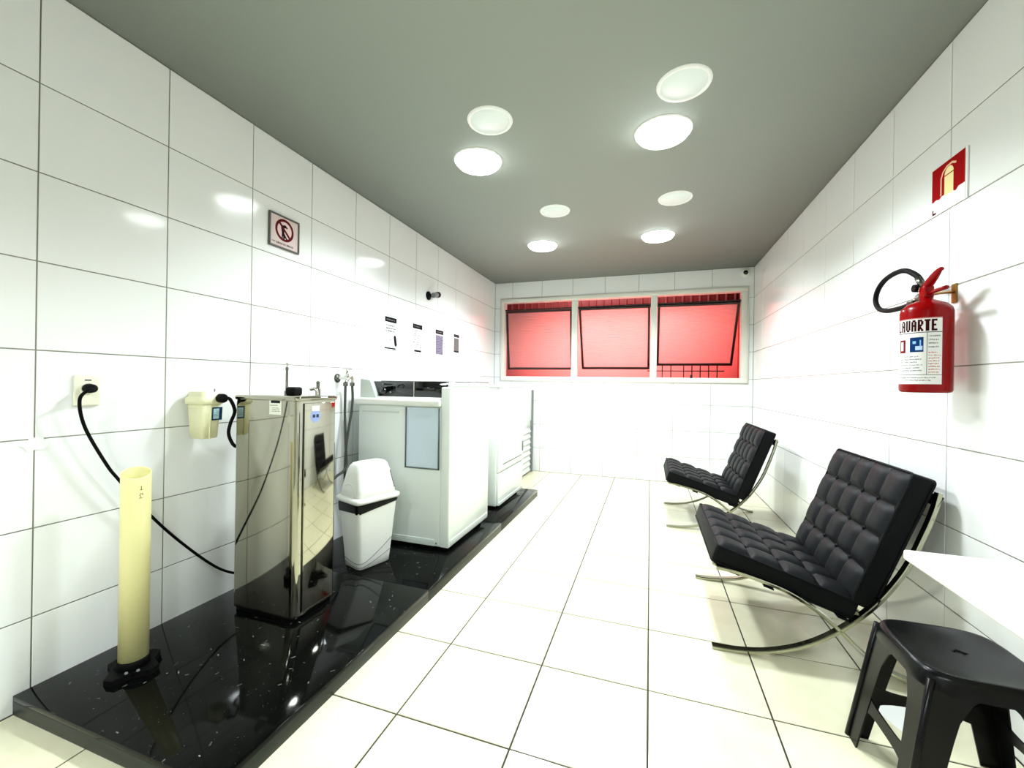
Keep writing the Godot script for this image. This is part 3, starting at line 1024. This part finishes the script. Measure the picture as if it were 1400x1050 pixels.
# ==================================================================== small things at the left
func build_pipe():
	var t := thing("plastic_tube", "tall cream plastic tube standing in a black foot on the granite platform", "tube", Vector3(-1.972, PH, -1.115))
	# the upper end is cut on a slant, lower on the room side
	var skin := []
	for q in [[0.044, 0.04, 0.0], [0.048, 0.04, 0.0], [0.048, 0.797, 1.0], [0.047, 0.80, 1.0], [0.045, 0.80, 1.0], [0.044, 0.797, 1.0], [0.044, 0.05, 0.0]]:
		var ring := []
		for k in 48:
			var a := TAU * k / 48
			var v := Vector3(cos(a) * q[0], 0, sin(a) * q[0])
			v.y = q[1] - q[2] * 0.36 * (v.x * 0.87 + v.z * 0.49)
			ring.append(v)
		skin.append(ring)
	part("tube_wall", loft(skin, false, false), M.cream, t)
	part("foot_collar", smooth_lathe([Vector2(0.0, 0.012), Vector2(0.053, 0.012), Vector2(0.053, 0.05), Vector2(0.050, 0.055), Vector2(0.0485, 0.05)], 36), M.rubber, t)
	# cross-shaped foot plate
	var st := start()
	st.set_smooth_group(-1)
	for a in [0.0, PI / 2]:
		var xf := Transform3D(Basis.from_euler(Vector3(0, a + 0.2, 0)) * Basis.from_euler(Vector3(-PI / 2, 0, 0)), Vector3.ZERO)
		prism_to(st, PackedVector2Array([Vector2(-0.098, -0.018), Vector2(-0.05, -0.045), Vector2(0.05, -0.045), Vector2(0.098, -0.018), Vector2(0.098, 0.018), Vector2(0.05, 0.045), Vector2(-0.05, 0.045), Vector2(-0.098, 0.018)]), 0.0, 0.022, xf)
	part("foot_plate", done(st), M.rubber, t)
	for a in [0.35, 0.95]:
		part("bolt", smooth_lathe([Vector2(0, 0.006), Vector2(0.005, 0.005), Vector2(0.006, 0)], 10), M.grey_plastic, t, Vector3(cos(a) * 0.066, 0.022, sin(a) * 0.056))
	# stamped mark near the rim
	var im := blank(48, 96, Color(0.93, 0.905, 0.66))
	for r in [Rect2i(20, 6, 5, 22), Rect2i(14, 26, 16, 4), Rect2i(12, 50, 22, 4), Rect2i(30, 50, 4, 12), Rect2i(12, 58, 6, 4), Rect2i(16, 62, 4, 10), Rect2i(10, 74, 20, 4)]:
		im.fill_rect(r, Color(0.33, 0.30, 0.2))
	var pst := start()
	for k in 6:
		var a0 := 0.42 - 0.5 * k / 6.0
		var a1 := 0.42 - 0.5 * (k + 1) / 6.0
		var vs := [[a0, 0.69, k / 6.0, 1.0], [a1, 0.69, (k + 1) / 6.0, 1.0], [a1, 0.755, (k + 1) / 6.0, 0.0], [a0, 0.755, k / 6.0, 0.0]]
		for i in [0, 2, 1, 0, 3, 2]:
			var v = vs[i]
			pst.set_normal(Vector3(cos(v[0]), 0, sin(v[0])))
			pst.set_uv(Vector2(v[2], v[3]))
			pst.add_vertex(Vector3(cos(v[0]) * 0.0483, v[1], sin(v[0]) * 0.0483))
	part("stamp", pst.commit(), print_mat(im), t)

func build_wall_items():
	# power outlet
	var o := thing("power_outlet", "ivory wall outlet plate with a plug in it, above the cream tube", "outlet", Vector3(-LX, 1.20, -1.072), PI / 2)
	part("plate", rbox(Vector3(0.082, 0.128, 0.012), 0.005, Vector3(0, 0, 0.006)), M.plate, o)
	part("socket", lathe([Vector2(0, 0.006), Vector2(0.024, 0.006), Vector2(0.026, 0.0)], 24, Transform3D(Basis.from_euler(Vector3(PI / 2, 0, 0)), Vector3(0.0, 0.008, 0.012))), M.plate, o)
	part("outlet_mark", rbox(Vector3(0.022, 0.007, 0.001), 0.0004, Vector3(0.002, 0.042, 0.0123)), M.grey_plastic, o)
	# cord with its plug; hangs along the wall to the dispenser
	var c := thing("black_cable", "black power cord hanging from the wall outlet to the steel dispenser", "cord", Vector3(-LX, 1.208, -1.07))
	part("plug", smooth_lathe([Vector2(0.0, 0.0), Vector2(0.019, 0.0), Vector2(0.02, 0.012), Vector2(0.017, 0.036), Vector2(0.008, 0.044), Vector2(0, 0.045)], 18, Transform3D(Basis.from_euler(Vector3(0, 0, -PI / 2)), Vector3(0.0175, 0, 0))), M.rubber, c)
	var pts := [Vector3(-2.162, 1.206, -1.07), Vector3(-2.152, 1.20, -1.045), Vector3(-2.155, 1.16, -1.022), Vector3(-2.165, 1.05, -1.045), Vector3(-2.17, 0.89, -1.118), Vector3(-2.17, 0.81, -1.165), Vector3(-2.17, 0.61, -1.295), Vector3(-2.165, 0.43, -1.435), Vector3(-2.12, 0.27, -1.57), Vector3(-2.065, 0.21, -1.66), Vector3(-2.05, 0.20, -1.72)]
	var loc := []
	for p in pts:
		loc.append(p - Vector3(-LX, 1.208, -1.07))
	part("cable", tube(catmull(loc, 8), 0.0062, 10), M.cord, c)
	# water filter
	var f := thing("water_filter", "ivory water filter housing on the wall beside the steel dispenser", "filter", Vector3(-2.142, 1.08, -1.50), PI / 2)
	part("cap", loft([round_rect(0.050, 0.060, 0.018, 0.045), round_rect(0.058, 0.068, 0.022, 0.05), round_rect(0.058, 0.068, 0.022, 0.078), round_rect(0.052, 0.062, 0.02, 0.085), round_rect(0.048, 0.056, 0.018, 0.088), round_rect(0.047, 0.054, 0.018, 0.110)]), M.ivory, f)
	part("cartridge", loft([round_rect(0.034, 0.042, 0.014, -0.124), round_rect(0.042, 0.050, 0.018, -0.120), round_rect(0.049, 0.060, 0.02, 0.048)]), M.ivory, f)
	part("cartridge_rib", rbox(Vector3(0.007, 0.165, 0.009), 0.002, Vector3(-0.008, -0.04, 0.056), 1), M.ivory, f, Vector3.ZERO, Vector3(0.05, 0, 0))
	part("wall_bracket", rbox(Vector3(0.05, 0.09, 0.016), 0.004, Vector3(0, 0.06, -0.071)), M.ivory, f)
	var im := blank(64, 72, Color(0.10, 0.25, 0.36))
	im.fill_rect(Rect2i(8, 8, 36, 56), Color(0.72, 0.84, 0.88))
	marks(im, Rect2i(10, 14, 32, 40), 4, 31, Color(0.35, 0.52, 0.58))
	part("filter_label", panel(0.052, 0.066), print_mat(im), f, Vector3(0.022, 0.0, 0.0615), Vector3(0.055, 0, 0))
	part("fitting", lathe([Vector2(0, 0.03), Vector2(0.021, 0.03), Vector2(0.023, 0.022), Vector2(0.023, 0.0), Vector2(0.018, -0.004)], 20, Transform3D(Basis.from_euler(Vector3(PI / 2, 0, 0)), Vector3(0.030, 0.078, 0.069))), M.rubber, f)
	part("vent_pin", smooth_lathe([Vector2(0.003, 0.0), Vector2(0.003, 0.014), Vector2(0, 0.016)], 8, Transform3D(Basis.IDENTITY, Vector3(0.03, 0.110, 0.03))), M.grey_plastic, f)
	var h := thing("filter_hose", "short thick black hose curling from the water filter to the steel dispenser", "hose", Vector3(-2.05, 1.155, -1.545))
	var hp := [Vector3(-2.034, 1.158, -1.53), Vector3(-2.026, 1.152, -1.548), Vector3(-2.05, 1.09, -1.592), Vector3(-2.06, 1.03, -1.578), Vector3(-2.06, 0.98, -1.568), Vector3(-2.055, 0.935, -1.578), Vector3(-2.05, 0.905, -1.60), Vector3(-2.046, 0.90, -1.64)]
	var hl := []
	for p in hp:
		hl.append(p - Vector3(-2.05, 1.155, -1.545))
	part("hose_body", tube(catmull(hl, 6), 0.0085, 10), M.rubber, h)
	# plaster patch at a tile joint
	var pp := start()
	pp.set_smooth_group(-1)
	var poly := PackedVector2Array()
	var pr := RandomNumberGenerator.new()
	pr.seed = 5
	for k in 20:
		var a := TAU * k / 20
		var rr := pr.randf_range(0.7, 1.1)
		poly.append(Vector2(cos(a) * 0.04 * rr, sin(a) * 0.026 * rr))
	prism_to(pp, poly, 0.0, 0.003)
	var pn := part("plaster_patch", done(pp), M.plaster, self, Vector3(-LX, 0.995, -0.922), Vector3(0, PI / 2, 0))
	tag(pn, "rough white plaster patch at a tile joint, left of the power cord", "patch")

	# bullet camera above the notices
	var cam := thing("bullet_camera", "small black and grey wall camera above the notices on the left wall", "camera", Vector3(-LX, 2.165, -3.84), PI / 2)
	part("mount", smooth_lathe([Vector2(0.0, 0.0), Vector2(0.045, 0.0), Vector2(0.045, 0.012), Vector2(0.02, 0.02), Vector2(0.012, 0.04), Vector2(0, 0.04)], 18, Transform3D(Basis.from_euler(Vector3(PI / 2, 0, 0)), Vector3.ZERO)), M.rubber, cam)
	part("housing", lathe([Vector2(0, 0.0), Vector2(0.026, 0.0), Vector2(0.028, 0.01), Vector2(0.028, 0.085), Vector2(0, 0.085)], 18, Transform3D(Basis.from_euler(Vector3(0, 0, -PI / 2 + 0.25)) , Vector3(-0.005, 0.0, 0.06))), M.grey_plastic, cam)
	part("lens_hood", lathe([Vector2(0, 0.08), Vector2(0.031, 0.08), Vector2(0.031, 0.12), Vector2(0.024, 0.12), Vector2(0.022, 0.10), Vector2(0, 0.10)], 18, Transform3D(Basis.from_euler(Vector3(0, 0, -PI / 2 + 0.25)), Vector3(-0.005, 0.0, 0.06))), M.rubber, cam)
	# dome camera in the far right corner
	var dc := thing("dome_camera", "small white dome camera with a black lens in the far right corner under the ceiling", "camera", Vector3(1.104, 2.678, -DZ))
	part("base", smooth_lathe([Vector2(0.0, 0.03), Vector2(0.035, 0.03), Vector2(0.046, 0.02), Vector2(0.048, 0.0)], 20, Transform3D(Basis.from_euler(Vector3(PI / 2, 0, 0)), Vector3.ZERO)), M.white_plastic, dc)
	part("lens", smooth_lathe([Vector2(0.0, 0.05), Vector2(0.018, 0.045), Vector2(0.028, 0.03)], 18, Transform3D(Basis.from_euler(Vector3(PI / 2, 0, 0)), Vector3.ZERO)), M.glass_black, dc)
	# thin white rectangle laid flat on the floor
	var ps := part("white_patch", prism(PackedVector2Array([Vector2(-0.09, -0.075), Vector2(0.09, -0.075), Vector2(0.09, 0.075), Vector2(-0.09, 0.075)]), 0.0, 0.002), M.paper, self, Vector3(0.953, 0.0006, -1.985), Vector3(-PI / 2, 0, 0))
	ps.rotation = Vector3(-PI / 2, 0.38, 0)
	tag(ps, "thin white rectangle lying on the floor behind the stool", "paper")

func build_tap_and_hoses():
	var t := thing("wall_tap", "chrome washing machine tap with a cross handle on the left wall", "tap", Vector3(-LX, 1.277, -2.53), PI / 2)
	# local z comes out of the wall
	part("flange", smooth_lathe([Vector2(0.0, 0.022), Vector2(0.016, 0.02), Vector2(0.033, 0.006), Vector2(0.034, 0.0)], 20, Transform3D(Basis.from_euler(Vector3(PI / 2, 0, 0)), Vector3.ZERO)), M.steel_dark, t)
	part("tap_body", tube(catmull([Vector3(0, 0, 0.01), Vector3(0, 0.002, 0.05), Vector3(0, 0.004, 0.10), Vector3(-0.03, -0.002, 0.125), Vector3(-0.06, -0.03, 0.125)], 5), [0.012, 0.012, 0.012, 0.012, 0.012, 0.013, 0.014, 0.015, 0.016, 0.017, 0.016, 0.015, 0.014, 0.013, 0.013, 0.013, 0.013, 0.013, 0.013, 0.013, 0.013], 12), M.chrome, t)
	part("second_outlet", tube(catmull([Vector3(0, 0.004, 0.09), Vector3(0.02, 0.012, 0.10), Vector3(0.035, 0.008, 0.10), Vector3(0.042, -0.01, 0.10), Vector3(0.042, -0.03, 0.10)], 5), 0.011, 12), M.chrome, t)
	part("spindle", smooth_lathe([Vector2(0.013, 0.0), Vector2(0.013, 0.03), Vector2(0.008, 0.036), Vector2(0.008, 0.056), Vector2(0.0, 0.058)], 14, Transform3D(Basis.IDENTITY, Vector3(0, 0.012, 0.088))), M.chrome, t)
	for a in 2:
		part("cross_handle", rbox(Vector3(0.075, 0.008, 0.012), 0.0035), M.chrome, t, Vector3(0, 0.066, 0.088), Vector3(0, a * PI / 2 + 0.3, 0))
	for q in [Vector3(-0.06, -0.045, 0.125), Vector3(0.042, -0.045, 0.10)]:
		part("coupling", lathe([Vector2(0.012, -0.014), Vector2(0.018, -0.012), Vector2(0.018, 0.012), Vector2(0.012, 0.014)], 12), M.steel_dark, t, q)
	var base := Vector3(-2.09, 1.22, -2.5)
	var a := thing("supply_hose", "left grey supply hose hanging from the wall tap", "hose", base, 0.0, "hoses under the tap")
	var b := thing("supply_hose", "right grey supply hose hanging from the wall tap, next to the washing machine", "hose", base, 0.0, "hoses under the tap")
	var pa := [Vector3(-2.0966, 1.22, -2.47), Vector3(-2.097, 1.15, -2.47), Vector3(-2.10, 1.0, -2.474), Vector3(-2.10, 0.84, -2.484), Vector3(-2.10, 0.72, -2.492), Vector3(-2.10, 0.64, -2.495), Vector3(-2.10, 0.60, -2.46), Vector3(-2.08, 0.58, -2.36), Vector3(-2.05, 0.52, -2.2), Vector3(-2.02, 0.45, -2.05), Vector3(-1.99, 0.42, -1.92), Vector3(-1.98, 0.42, -1.85)]
	var pb := [Vector3(-2.1216, 1.22, -2.572), Vector3(-2.12, 1.13, -2.578), Vector3(-2.12, 1.02, -2.566), Vector3(-2.125, 0.88, -2.54), Vector3(-2.13, 0.74, -2.525), Vector3(-2.14, 0.55, -2.53), Vector3(-2.15, 0.35, -2.57), Vector3(-2.155, 0.25, -2.70)]
	for e in [[a, pa], [b, pb]]:
		var l := []
		for p in e[1]:
			l.append(p - base)
		part("hose_body", tube(catmull(l, 6), 0.0095, 10), mat(Color(0.22, 0.23, 0.21), 0.5), e[0])

func build_extinguisher():
	var t := thing("fire_extinguisher", "red fire extinguisher with a white label hanging on the right wall", "extinguisher", Vector3(1.09, 1.242, -2.19))
	var prof := [Vector2(0, 0.0), Vector2(0.07, 0.0), Vector2(0.079, 0.004), Vector2(0.0825, 0.012), Vector2(0.0825, 0.335), Vector2(0.078, 0.352), Vector2(0.062, 0.368), Vector2(0.038, 0.381), Vector2(0.022, 0.388), Vector2(0.02, 0.405), Vector2(0, 0.405)]
	part("cylinder", smooth_lathe(prof, 48), M.red, t)
	# paper label wrapped round the front
	var im := blank(384, 288, Color(0.93, 0.92, 0.91))
	var dk := Color(0.20, 0.01, 0.04)
	im.fill_rect(Rect2i(0, 0, 384, 4), Color(0.8, 0.5, 0.5))
	letters(im, "LAUARTE", 102, 8, 6, 49, dk)
	im.fill_rect(Rect2i(40, 62, 344, 3), Color(0.25, 0.2, 0.25))
	im.fill_rect(Rect2i(205, 84, 78, 64), Color(0.05, 0.2, 0.42))
	im.fill_rect(Rect2i(238, 122, 40, 18), Color(0.75, 0.85, 0.95))
	im.fill_rect(Rect2i(262, 96, 8, 28), Color(0.55, 0.75, 0.92))
	im.fill_rect(Rect2i(222, 100, 20, 12), Color(0.55, 0.75, 0.92))
	im.fill_rect(Rect2i(120, 92, 54, 58), Color(0.45, 0.06, 0.09))
	im.fill_rect(Rect2i(132, 100, 24, 40), Color(0.9, 0.88, 0.88))
	im.fill_rect(Rect2i(300, 66, 3, 180), Color(0.2, 0.2, 0.22))
	marks(im, Rect2i(110, 162, 180, 74), 6, 41, Color(0.42, 0.42, 0.44))
	marks(im, Rect2i(310, 74, 66, 62), 4, 42, Color(0.35, 0.4, 0.42))
	marks(im, Rect2i(310, 146, 66, 96), 8, 43, Color(0.72, 0.25, 0.27))
	im.fill_rect(Rect2i(60, 246, 324, 2), Color(0.25, 0.25, 0.27))
	marks(im, Rect2i(70, 256, 300, 22), 2, 44, Color(0.2, 0.2, 0.25))
	var lst := start()
	# the direction to the camera is the middle of what is seen
	var mid := atan2(2.19, -1.09)
	var a_l := mid + deg_to_rad(112)
	var a_r := mid - deg_to_rad(34)
	for k in 28:
		var vs := []
		for e in [[k, 0.035, 1.0], [k + 1, 0.035, 1.0], [k + 1, 0.305, 0.0], [k, 0.305, 0.0]]:
			var f: float = e[0] / 28.0
			vs.append([lerpf(a_l, a_r, f), e[1], f, e[2]])
		for i in [0, 2, 1, 0, 3, 2]:
			var v = vs[i]
			lst.set_normal(Vector3(cos(v[0]), 0, sin(v[0])))
			lst.set_uv(Vector2(v[2], v[3]))
			lst.add_vertex(Vector3(cos(v[0]) * 0.0832, v[1], sin(v[0]) * 0.0832))
	part("label_sheet", lst.commit(), print_mat(im, 0.35), t)
	# valve head, levers, ring, gauge
	part("valve", rbox(Vector3(0.034, 0.05, 0.046), 0.008, Vector3(0, 0.42, 0)), M.red, t)
	part("valve_nut", lathe([Vector2(0.018, 0.0), Vector2(0.019, 0.0), Vector2(0.019, 0.03), Vector2(0.018, 0.03)], 14, Transform3D(Basis.from_euler(Vector3(PI / 2, 0, 0)), Vector3(0, 0.405, -0.045))), M.steel_dark, t)
	part("squeeze_lever", tube(catmull([Vector3(0, 0.432, -0.018), Vector3(0, 0.455, 0.02), Vector3(0, 0.482, 0.062), Vector3(0, 0.494, 0.085), Vector3(0, 0.492, 0.098)], 5), [0.013, 0.014, 0.015, 0.016, 0.016, 0.016, 0.016, 0.015, 0.015, 0.014, 0.013, 0.012, 0.011, 0.010, 0.009, 0.008, 0.008, 0.008, 0.007, 0.007, 0.006], 10), M.red, t)
	part("carry_handle", tube([Vector3(0, 0.408, 0.0), Vector3(0, 0.414, 0.06), Vector3(0, 0.414, 0.125)], 0.008, 10), M.red, t)
	part("safety_pin", tube([Vector3(0.0, 0.436, -0.06), Vector3(0, 0.430, 0.01)], 0.003, 6), M.chrome, t)
	var ringp := []
	for k in 16:
		var a := TAU * k / 16
		ringp.append(Vector3(0, 0.437 + 0.015 * sin(a), -0.05 + 0.015 * cos(a)))
	part("pin_ring", tube(ringp, 0.0022, 6, true), M.chrome, t)
	part("gauge", lathe([Vector2(0, 0.012), Vector2(0.016, 0.012), Vector2(0.017, 0.0), Vector2(0, 0.0)], 18, Transform3D(Basis.from_euler(Vector3(0, 0, PI / 2)), Vector3(-0.016, 0.445, -0.035))), M.rubber, t)
	part("hose_clip", rbox(Vector3(0.03, 0.03, 0.04), 0.006, Vector3(-0.01, 0.385, -0.075)), M.steel_dark, t)
	var hs := catmull([Vector3(0, 0.465, -0.03), Vector3(-0.005, 0.505, -0.06), Vector3(-0.01, 0.545, -0.13), Vector3(-0.015, 0.553, -0.20), Vector3(-0.02, 0.54, -0.28), Vector3(-0.02, 0.505, -0.345), Vector3(-0.02, 0.455, -0.365), Vector3(-0.02, 0.41, -0.33), Vector3(-0.018, 0.388, -0.26), Vector3(-0.015, 0.382, -0.17), Vector3(-0.012, 0.384, -0.085)], 6)
	part("discharge_hose", tube(hs, 0.0115, 12), M.rubber, t)
	part("hose_ferrule", tube([Vector3(0, 0.45, -0.022), Vector3(-0.004, 0.49, -0.048)], 0.0135, 10), M.steel_dark, t)
	var b := thing("wall_hook", "brass wall hook holding the red extinguisher on the right wall", "hook", Vector3(RX, 1.63, -2.19), -PI / 2)
	part("hook_plate", rbox(Vector3(0.03, 0.08, 0.006), 0.002, Vector3(-0.04, 0.03, 0.003)), M.brass, b)
	part("hook_arm", tube([Vector3(-0.04, 0.035, 0.004), Vector3(-0.02, 0.03, 0.06), Vector3(0.0, 0.024, 0.085), Vector3(0.0, 0.024, 0.097)], 0.005, 8), M.brass, b)

# ==================================================================== printed things
func blank(w: int, h: int, c: Color) -> Image:
	var im := Image.create(w, h, false, Image.FORMAT_RGB8)
	im.fill(c)
	return im

func print_mat(im: Image, rough := 0.6) -> StandardMaterial3D:
	var m := mat(Color(1, 1, 1), rough, 0.0, 0.2)
	m.albedo_texture = ImageTexture.create_from_image(im)
	return m

# rows of tiny unreadable print
func marks(im: Image, r: Rect2i, rows: int, seed_: int, c: Color):
	var g := RandomNumberGenerator.new()
	g.seed = seed_
	var rh := float(r.size.y) / rows
	for k in rows:
		var x := r.position.x
		var y := r.position.y + int(k * rh + rh * 0.25)
		var hgt := maxi(1, int(rh * 0.45))
		var end := r.end.x - int(g.randf() * r.size.x * 0.25)
		while x < end:
			var w := 1 + g.randi() % 4
			im.fill_rect(Rect2i(x, y + g.randi() % 2, w, maxi(1, hgt - g.randi() % 2)), c)
			x += w + 1 + g.randi() % 2 + (3 if g.randf() < 0.2 else 0)

const GLYPHS := {
	"A": ["01110", "11011", "11011", "11111", "11011", "11011", "11011"],
	"E": ["11111", "11000", "11000", "11110", "11000", "11000", "11111"],
	"L": ["11000", "11000", "11000", "11000", "11000", "11000", "11111"],
	"R": ["11110", "11011", "11011", "11110", "11100", "11110", "11011"],
	"T": ["11111", "01110", "01110", "01110", "01110", "01110", "01110"],
	"U": ["11011", "11011", "11011", "11011", "11011", "11011", "01110"]}

func letters(im: Image, text: String, x: int, y: int, px: int, hgt: int, c: Color):
	for ch in text:
		var g: Array = GLYPHS[ch]
		for j in 7:
			for i in 5:
				if g[j][i] == "1":
					im.fill_rect(Rect2i(x + i * px, y + j * hgt / 7, px + 1, hgt / 7 + 1), c)
		x += px * 5 + int(px * 1.3)

func disc(im: Image, cx: float, cy: float, r0: float, r1: float, c: Color):
	for y in range(int(cy - r1), int(cy + r1) + 1):
		for x in range(int(cx - r1), int(cx + r1) + 1):
			var d := Vector2(x - cx, y - cy).length()
			if d >= r0 and d <= r1 and x >= 0 and y >= 0 and x < im.get_width() and y < im.get_height():
				im.set_pixel(x, y, c)

func stroke(im: Image, a: Vector2, b: Vector2, w: float, c: Color):
	var n := int(a.distance_to(b)) + 1
	for k in n + 1:
		var p := a.lerp(b, float(k) / n)
		disc(im, p.x, p.y, 0, w, c)

func build_signs():
	# no-animals sign on the left wall
	var s := thing("no_animals_sign", "square no-animals sign with a red ring in a dark frame, high on the left wall", "sign", Vector3(-LX, 2.187, -2.034), PI / 2)
	var im := blank(256, 236, Color(0.86, 0.79, 0.78))
	disc(im, 128, 98, 0, 84, Color(0.92, 0.80, 0.80))
	var blk := Color(0.03, 0.015, 0.02)
	stroke(im, Vector2(106, 74), Vector2(116, 128), 12, blk)
	stroke(im, Vector2(106, 74), Vector2(134, 66), 11, blk)
	stroke(im, Vector2(134, 66), Vector2(148, 72), 7, blk)
	stroke(im, Vector2(116, 128), Vector2(128, 146), 13, blk)
	stroke(im, Vector2(108, 120), Vector2(106, 156), 5, blk)
	stroke(im, Vector2(122, 130), Vector2(120, 160), 5, blk)
	stroke(im, Vector2(136, 146), Vector2(150, 160), 6, blk)
	var red := Color(0.36, 0.01, 0.035)
	disc(im, 128, 98, 66, 86, red)
	stroke(im, Vector2(80, 48), Vector2(178, 148), 9, red)
	marks(im, Rect2i(14, 196, 40, 22), 1, 51, Color(0.3, 0.27, 0.25))
	marks(im, Rect2i(54, 192, 190, 34), 1, 52, Color(0.06, 0.05, 0.05))
	part("sign_board", rbox(Vector3(0.215, 0.198, 0.006), 0.002, Vector3(0, 0, 0.004)), M.paper, s)
	part("sign_print", panel(0.208, 0.192), print_mat(im, 0.4), s, Vector3(0, 0, 0.0076))
	var fm := mat(Color(0.33, 0.32, 0.30), 0.4)
	for f in [[0, 0.099, 0.226, 0.011], [0, -0.099, 0.226, 0.011], [-0.1085, 0, 0.011, 0.188], [0.1085, 0, 0.011, 0.188]]:
		part("sign_frame", rbox(Vector3(f[2], f[3], 0.014), 0.003, Vector3(f[0], f[1], 0.007)), fm, s)
	# four notices
	var zs := [-3.187, -3.638, -4.092, -4.515]
	var names := ["first notice from the left, white sheet with a black heading and a dark picture", "second notice from the left, white sheet with a black heading and lines of print", "third notice from the left, sheet filled with greyish violet print under a dark heading", "fourth and farthest notice, narrower sheet of grey print under a black heading"]
	for i in 4:
		var w := 0.205 if i < 3 else 0.165
		var hgt := 0.315 if i < 3 else 0.245
		var yc := 1.695 if i < 3 else 1.728
		var n := thing("notice", names[i], "notice", Vector3(-LX, yc, zs[i]), PI / 2, "notices on the left wall")
		part("sheet", rbox(Vector3(w, hgt, 0.003), 0.001, Vector3(0, 0, 0.0022)), M.paper, n)
		var p := blank(128, 192, Color(0.93, 0.93, 0.93))
		for e in [Rect2i(0, 0, 128, 2), Rect2i(0, 190, 128, 2), Rect2i(0, 0, 2, 192), Rect2i(126, 0, 2, 192)]:
			p.fill_rect(e, Color(0.25, 0.25, 0.25))
		var ink := Color(0.02, 0.02, 0.02)
		if i == 2:
			ink = Color(0.09, 0.06, 0.10)
		p.fill_rect(Rect2i(8, 10, 112, 28), ink)
		marks(p, Rect2i(24, 18, 80, 14), 1, 60 + i, Color(0.55, 0.55, 0.55))
		if i == 0:
			for y in [48, 64, 78]:
				marks(p, Rect2i(16, y, 98, 18), 1, 70 + y, Color(0.03, 0.03, 0.03))
			stroke(p, Vector2(104, 118), Vector2(112, 156), 12, ink)
			marks(p, Rect2i(16, 116, 60, 24), 2, 71, Color(0.3, 0.3, 0.3))
			marks(p, Rect2i(12, 162, 60, 10), 1, 72, Color(0.3, 0.3, 0.3))
			p.fill_rect(Rect2i(6, 178, 108, 8), Color(0.10, 0.10, 0.10))
		elif i == 1:
			marks(p, Rect2i(12, 46, 110, 112), 8, 73, Color(0.06, 0.06, 0.06))
			p.fill_rect(Rect2i(26, 168, 84, 12), Color(0.07, 0.07, 0.07))
		else:
			p.fill_rect(Rect2i(10, 46, 108, 130), Color(0.52, 0.48, 0.55) if i == 2 else Color(0.46, 0.44, 0.43))
			marks(p, Rect2i(12, 48, 104, 126), 11, 74 + i, Color(0.24, 0.20, 0.27) if i == 2 else Color(0.22, 0.20, 0.20))
			if i == 3:
				p.fill_rect(Rect2i(10, 166, 108, 16), Color(0.15, 0.13, 0.13))
			else:
				marks(p, Rect2i(12, 176, 104, 14), 1, 79, Color(0.25, 0.2, 0.27))
		part("print", panel(w - 0.004, hgt - 0.004), print_mat(p, 0.6), n, Vector3(0, 0, 0.0042))
	# fire equipment sign on the right wall
	var f := thing("fire_equipment_sign", "red and white fire equipment sign high on the right wall", "sign", Vector3(RX, 2.137, -2.27), -PI / 2)
	part("sign_board", rbox(Vector3(0.222, 0.21, 0.006), 0.0015, Vector3(0, 0, 0.003)), M.paper, f)
	var q := blank(256, 240, Color(0.94, 0.94, 0.93))
	var rd := Color(0.60, 0.0, 0.008)
	q.fill_rect(Rect2i(0, 0, 242, 160), rd)
	for x in range(0, 242):
		var edge := 160 + int(8.0 * sin(x * 0.045) + 5.0 * sin(x * 0.11 + 1.0))
		q.fill_rect(Rect2i(x, 150, 1, maxi(1, edge - 150)), rd)
	# pale pictogram: a cylinder with a hose
	var pale := Color(0.95, 0.90, 0.66)
	q.fill_rect(Rect2i(96, 62, 66, 112), pale)
	disc(q, 129, 64, 0, 33, pale)
	q.fill_rect(Rect2i(96, 66, 66, 5), rd)
	q.fill_rect(Rect2i(90, 168, 78, 12), Color(0.94, 0.94, 0.93))
	var hose := [Vector2(70, 150), Vector2(70, 70), Vector2(84, 42), Vector2(112, 26), Vector2(150, 22), Vector2(176, 34)]
	for k in hose.size() - 1:
		stroke(q, hose[k], hose[k + 1], 5, Color(0.93, 0.75, 0.62))
	q.fill_rect(Rect2i(4, 206, 10, 28), Color(0.25, 0.05, 0.1))
	q.fill_rect(Rect2i(4, 224, 30, 10), Color(0.25, 0.05, 0.1))
	q.fill_rect(Rect2i(244, 0, 2, 240), Color(0.55, 0.52, 0.5))
	part("sign_print", panel(0.220, 0.208), print_mat(q, 0.75), f, Vector3(0, 0, 0.0062))
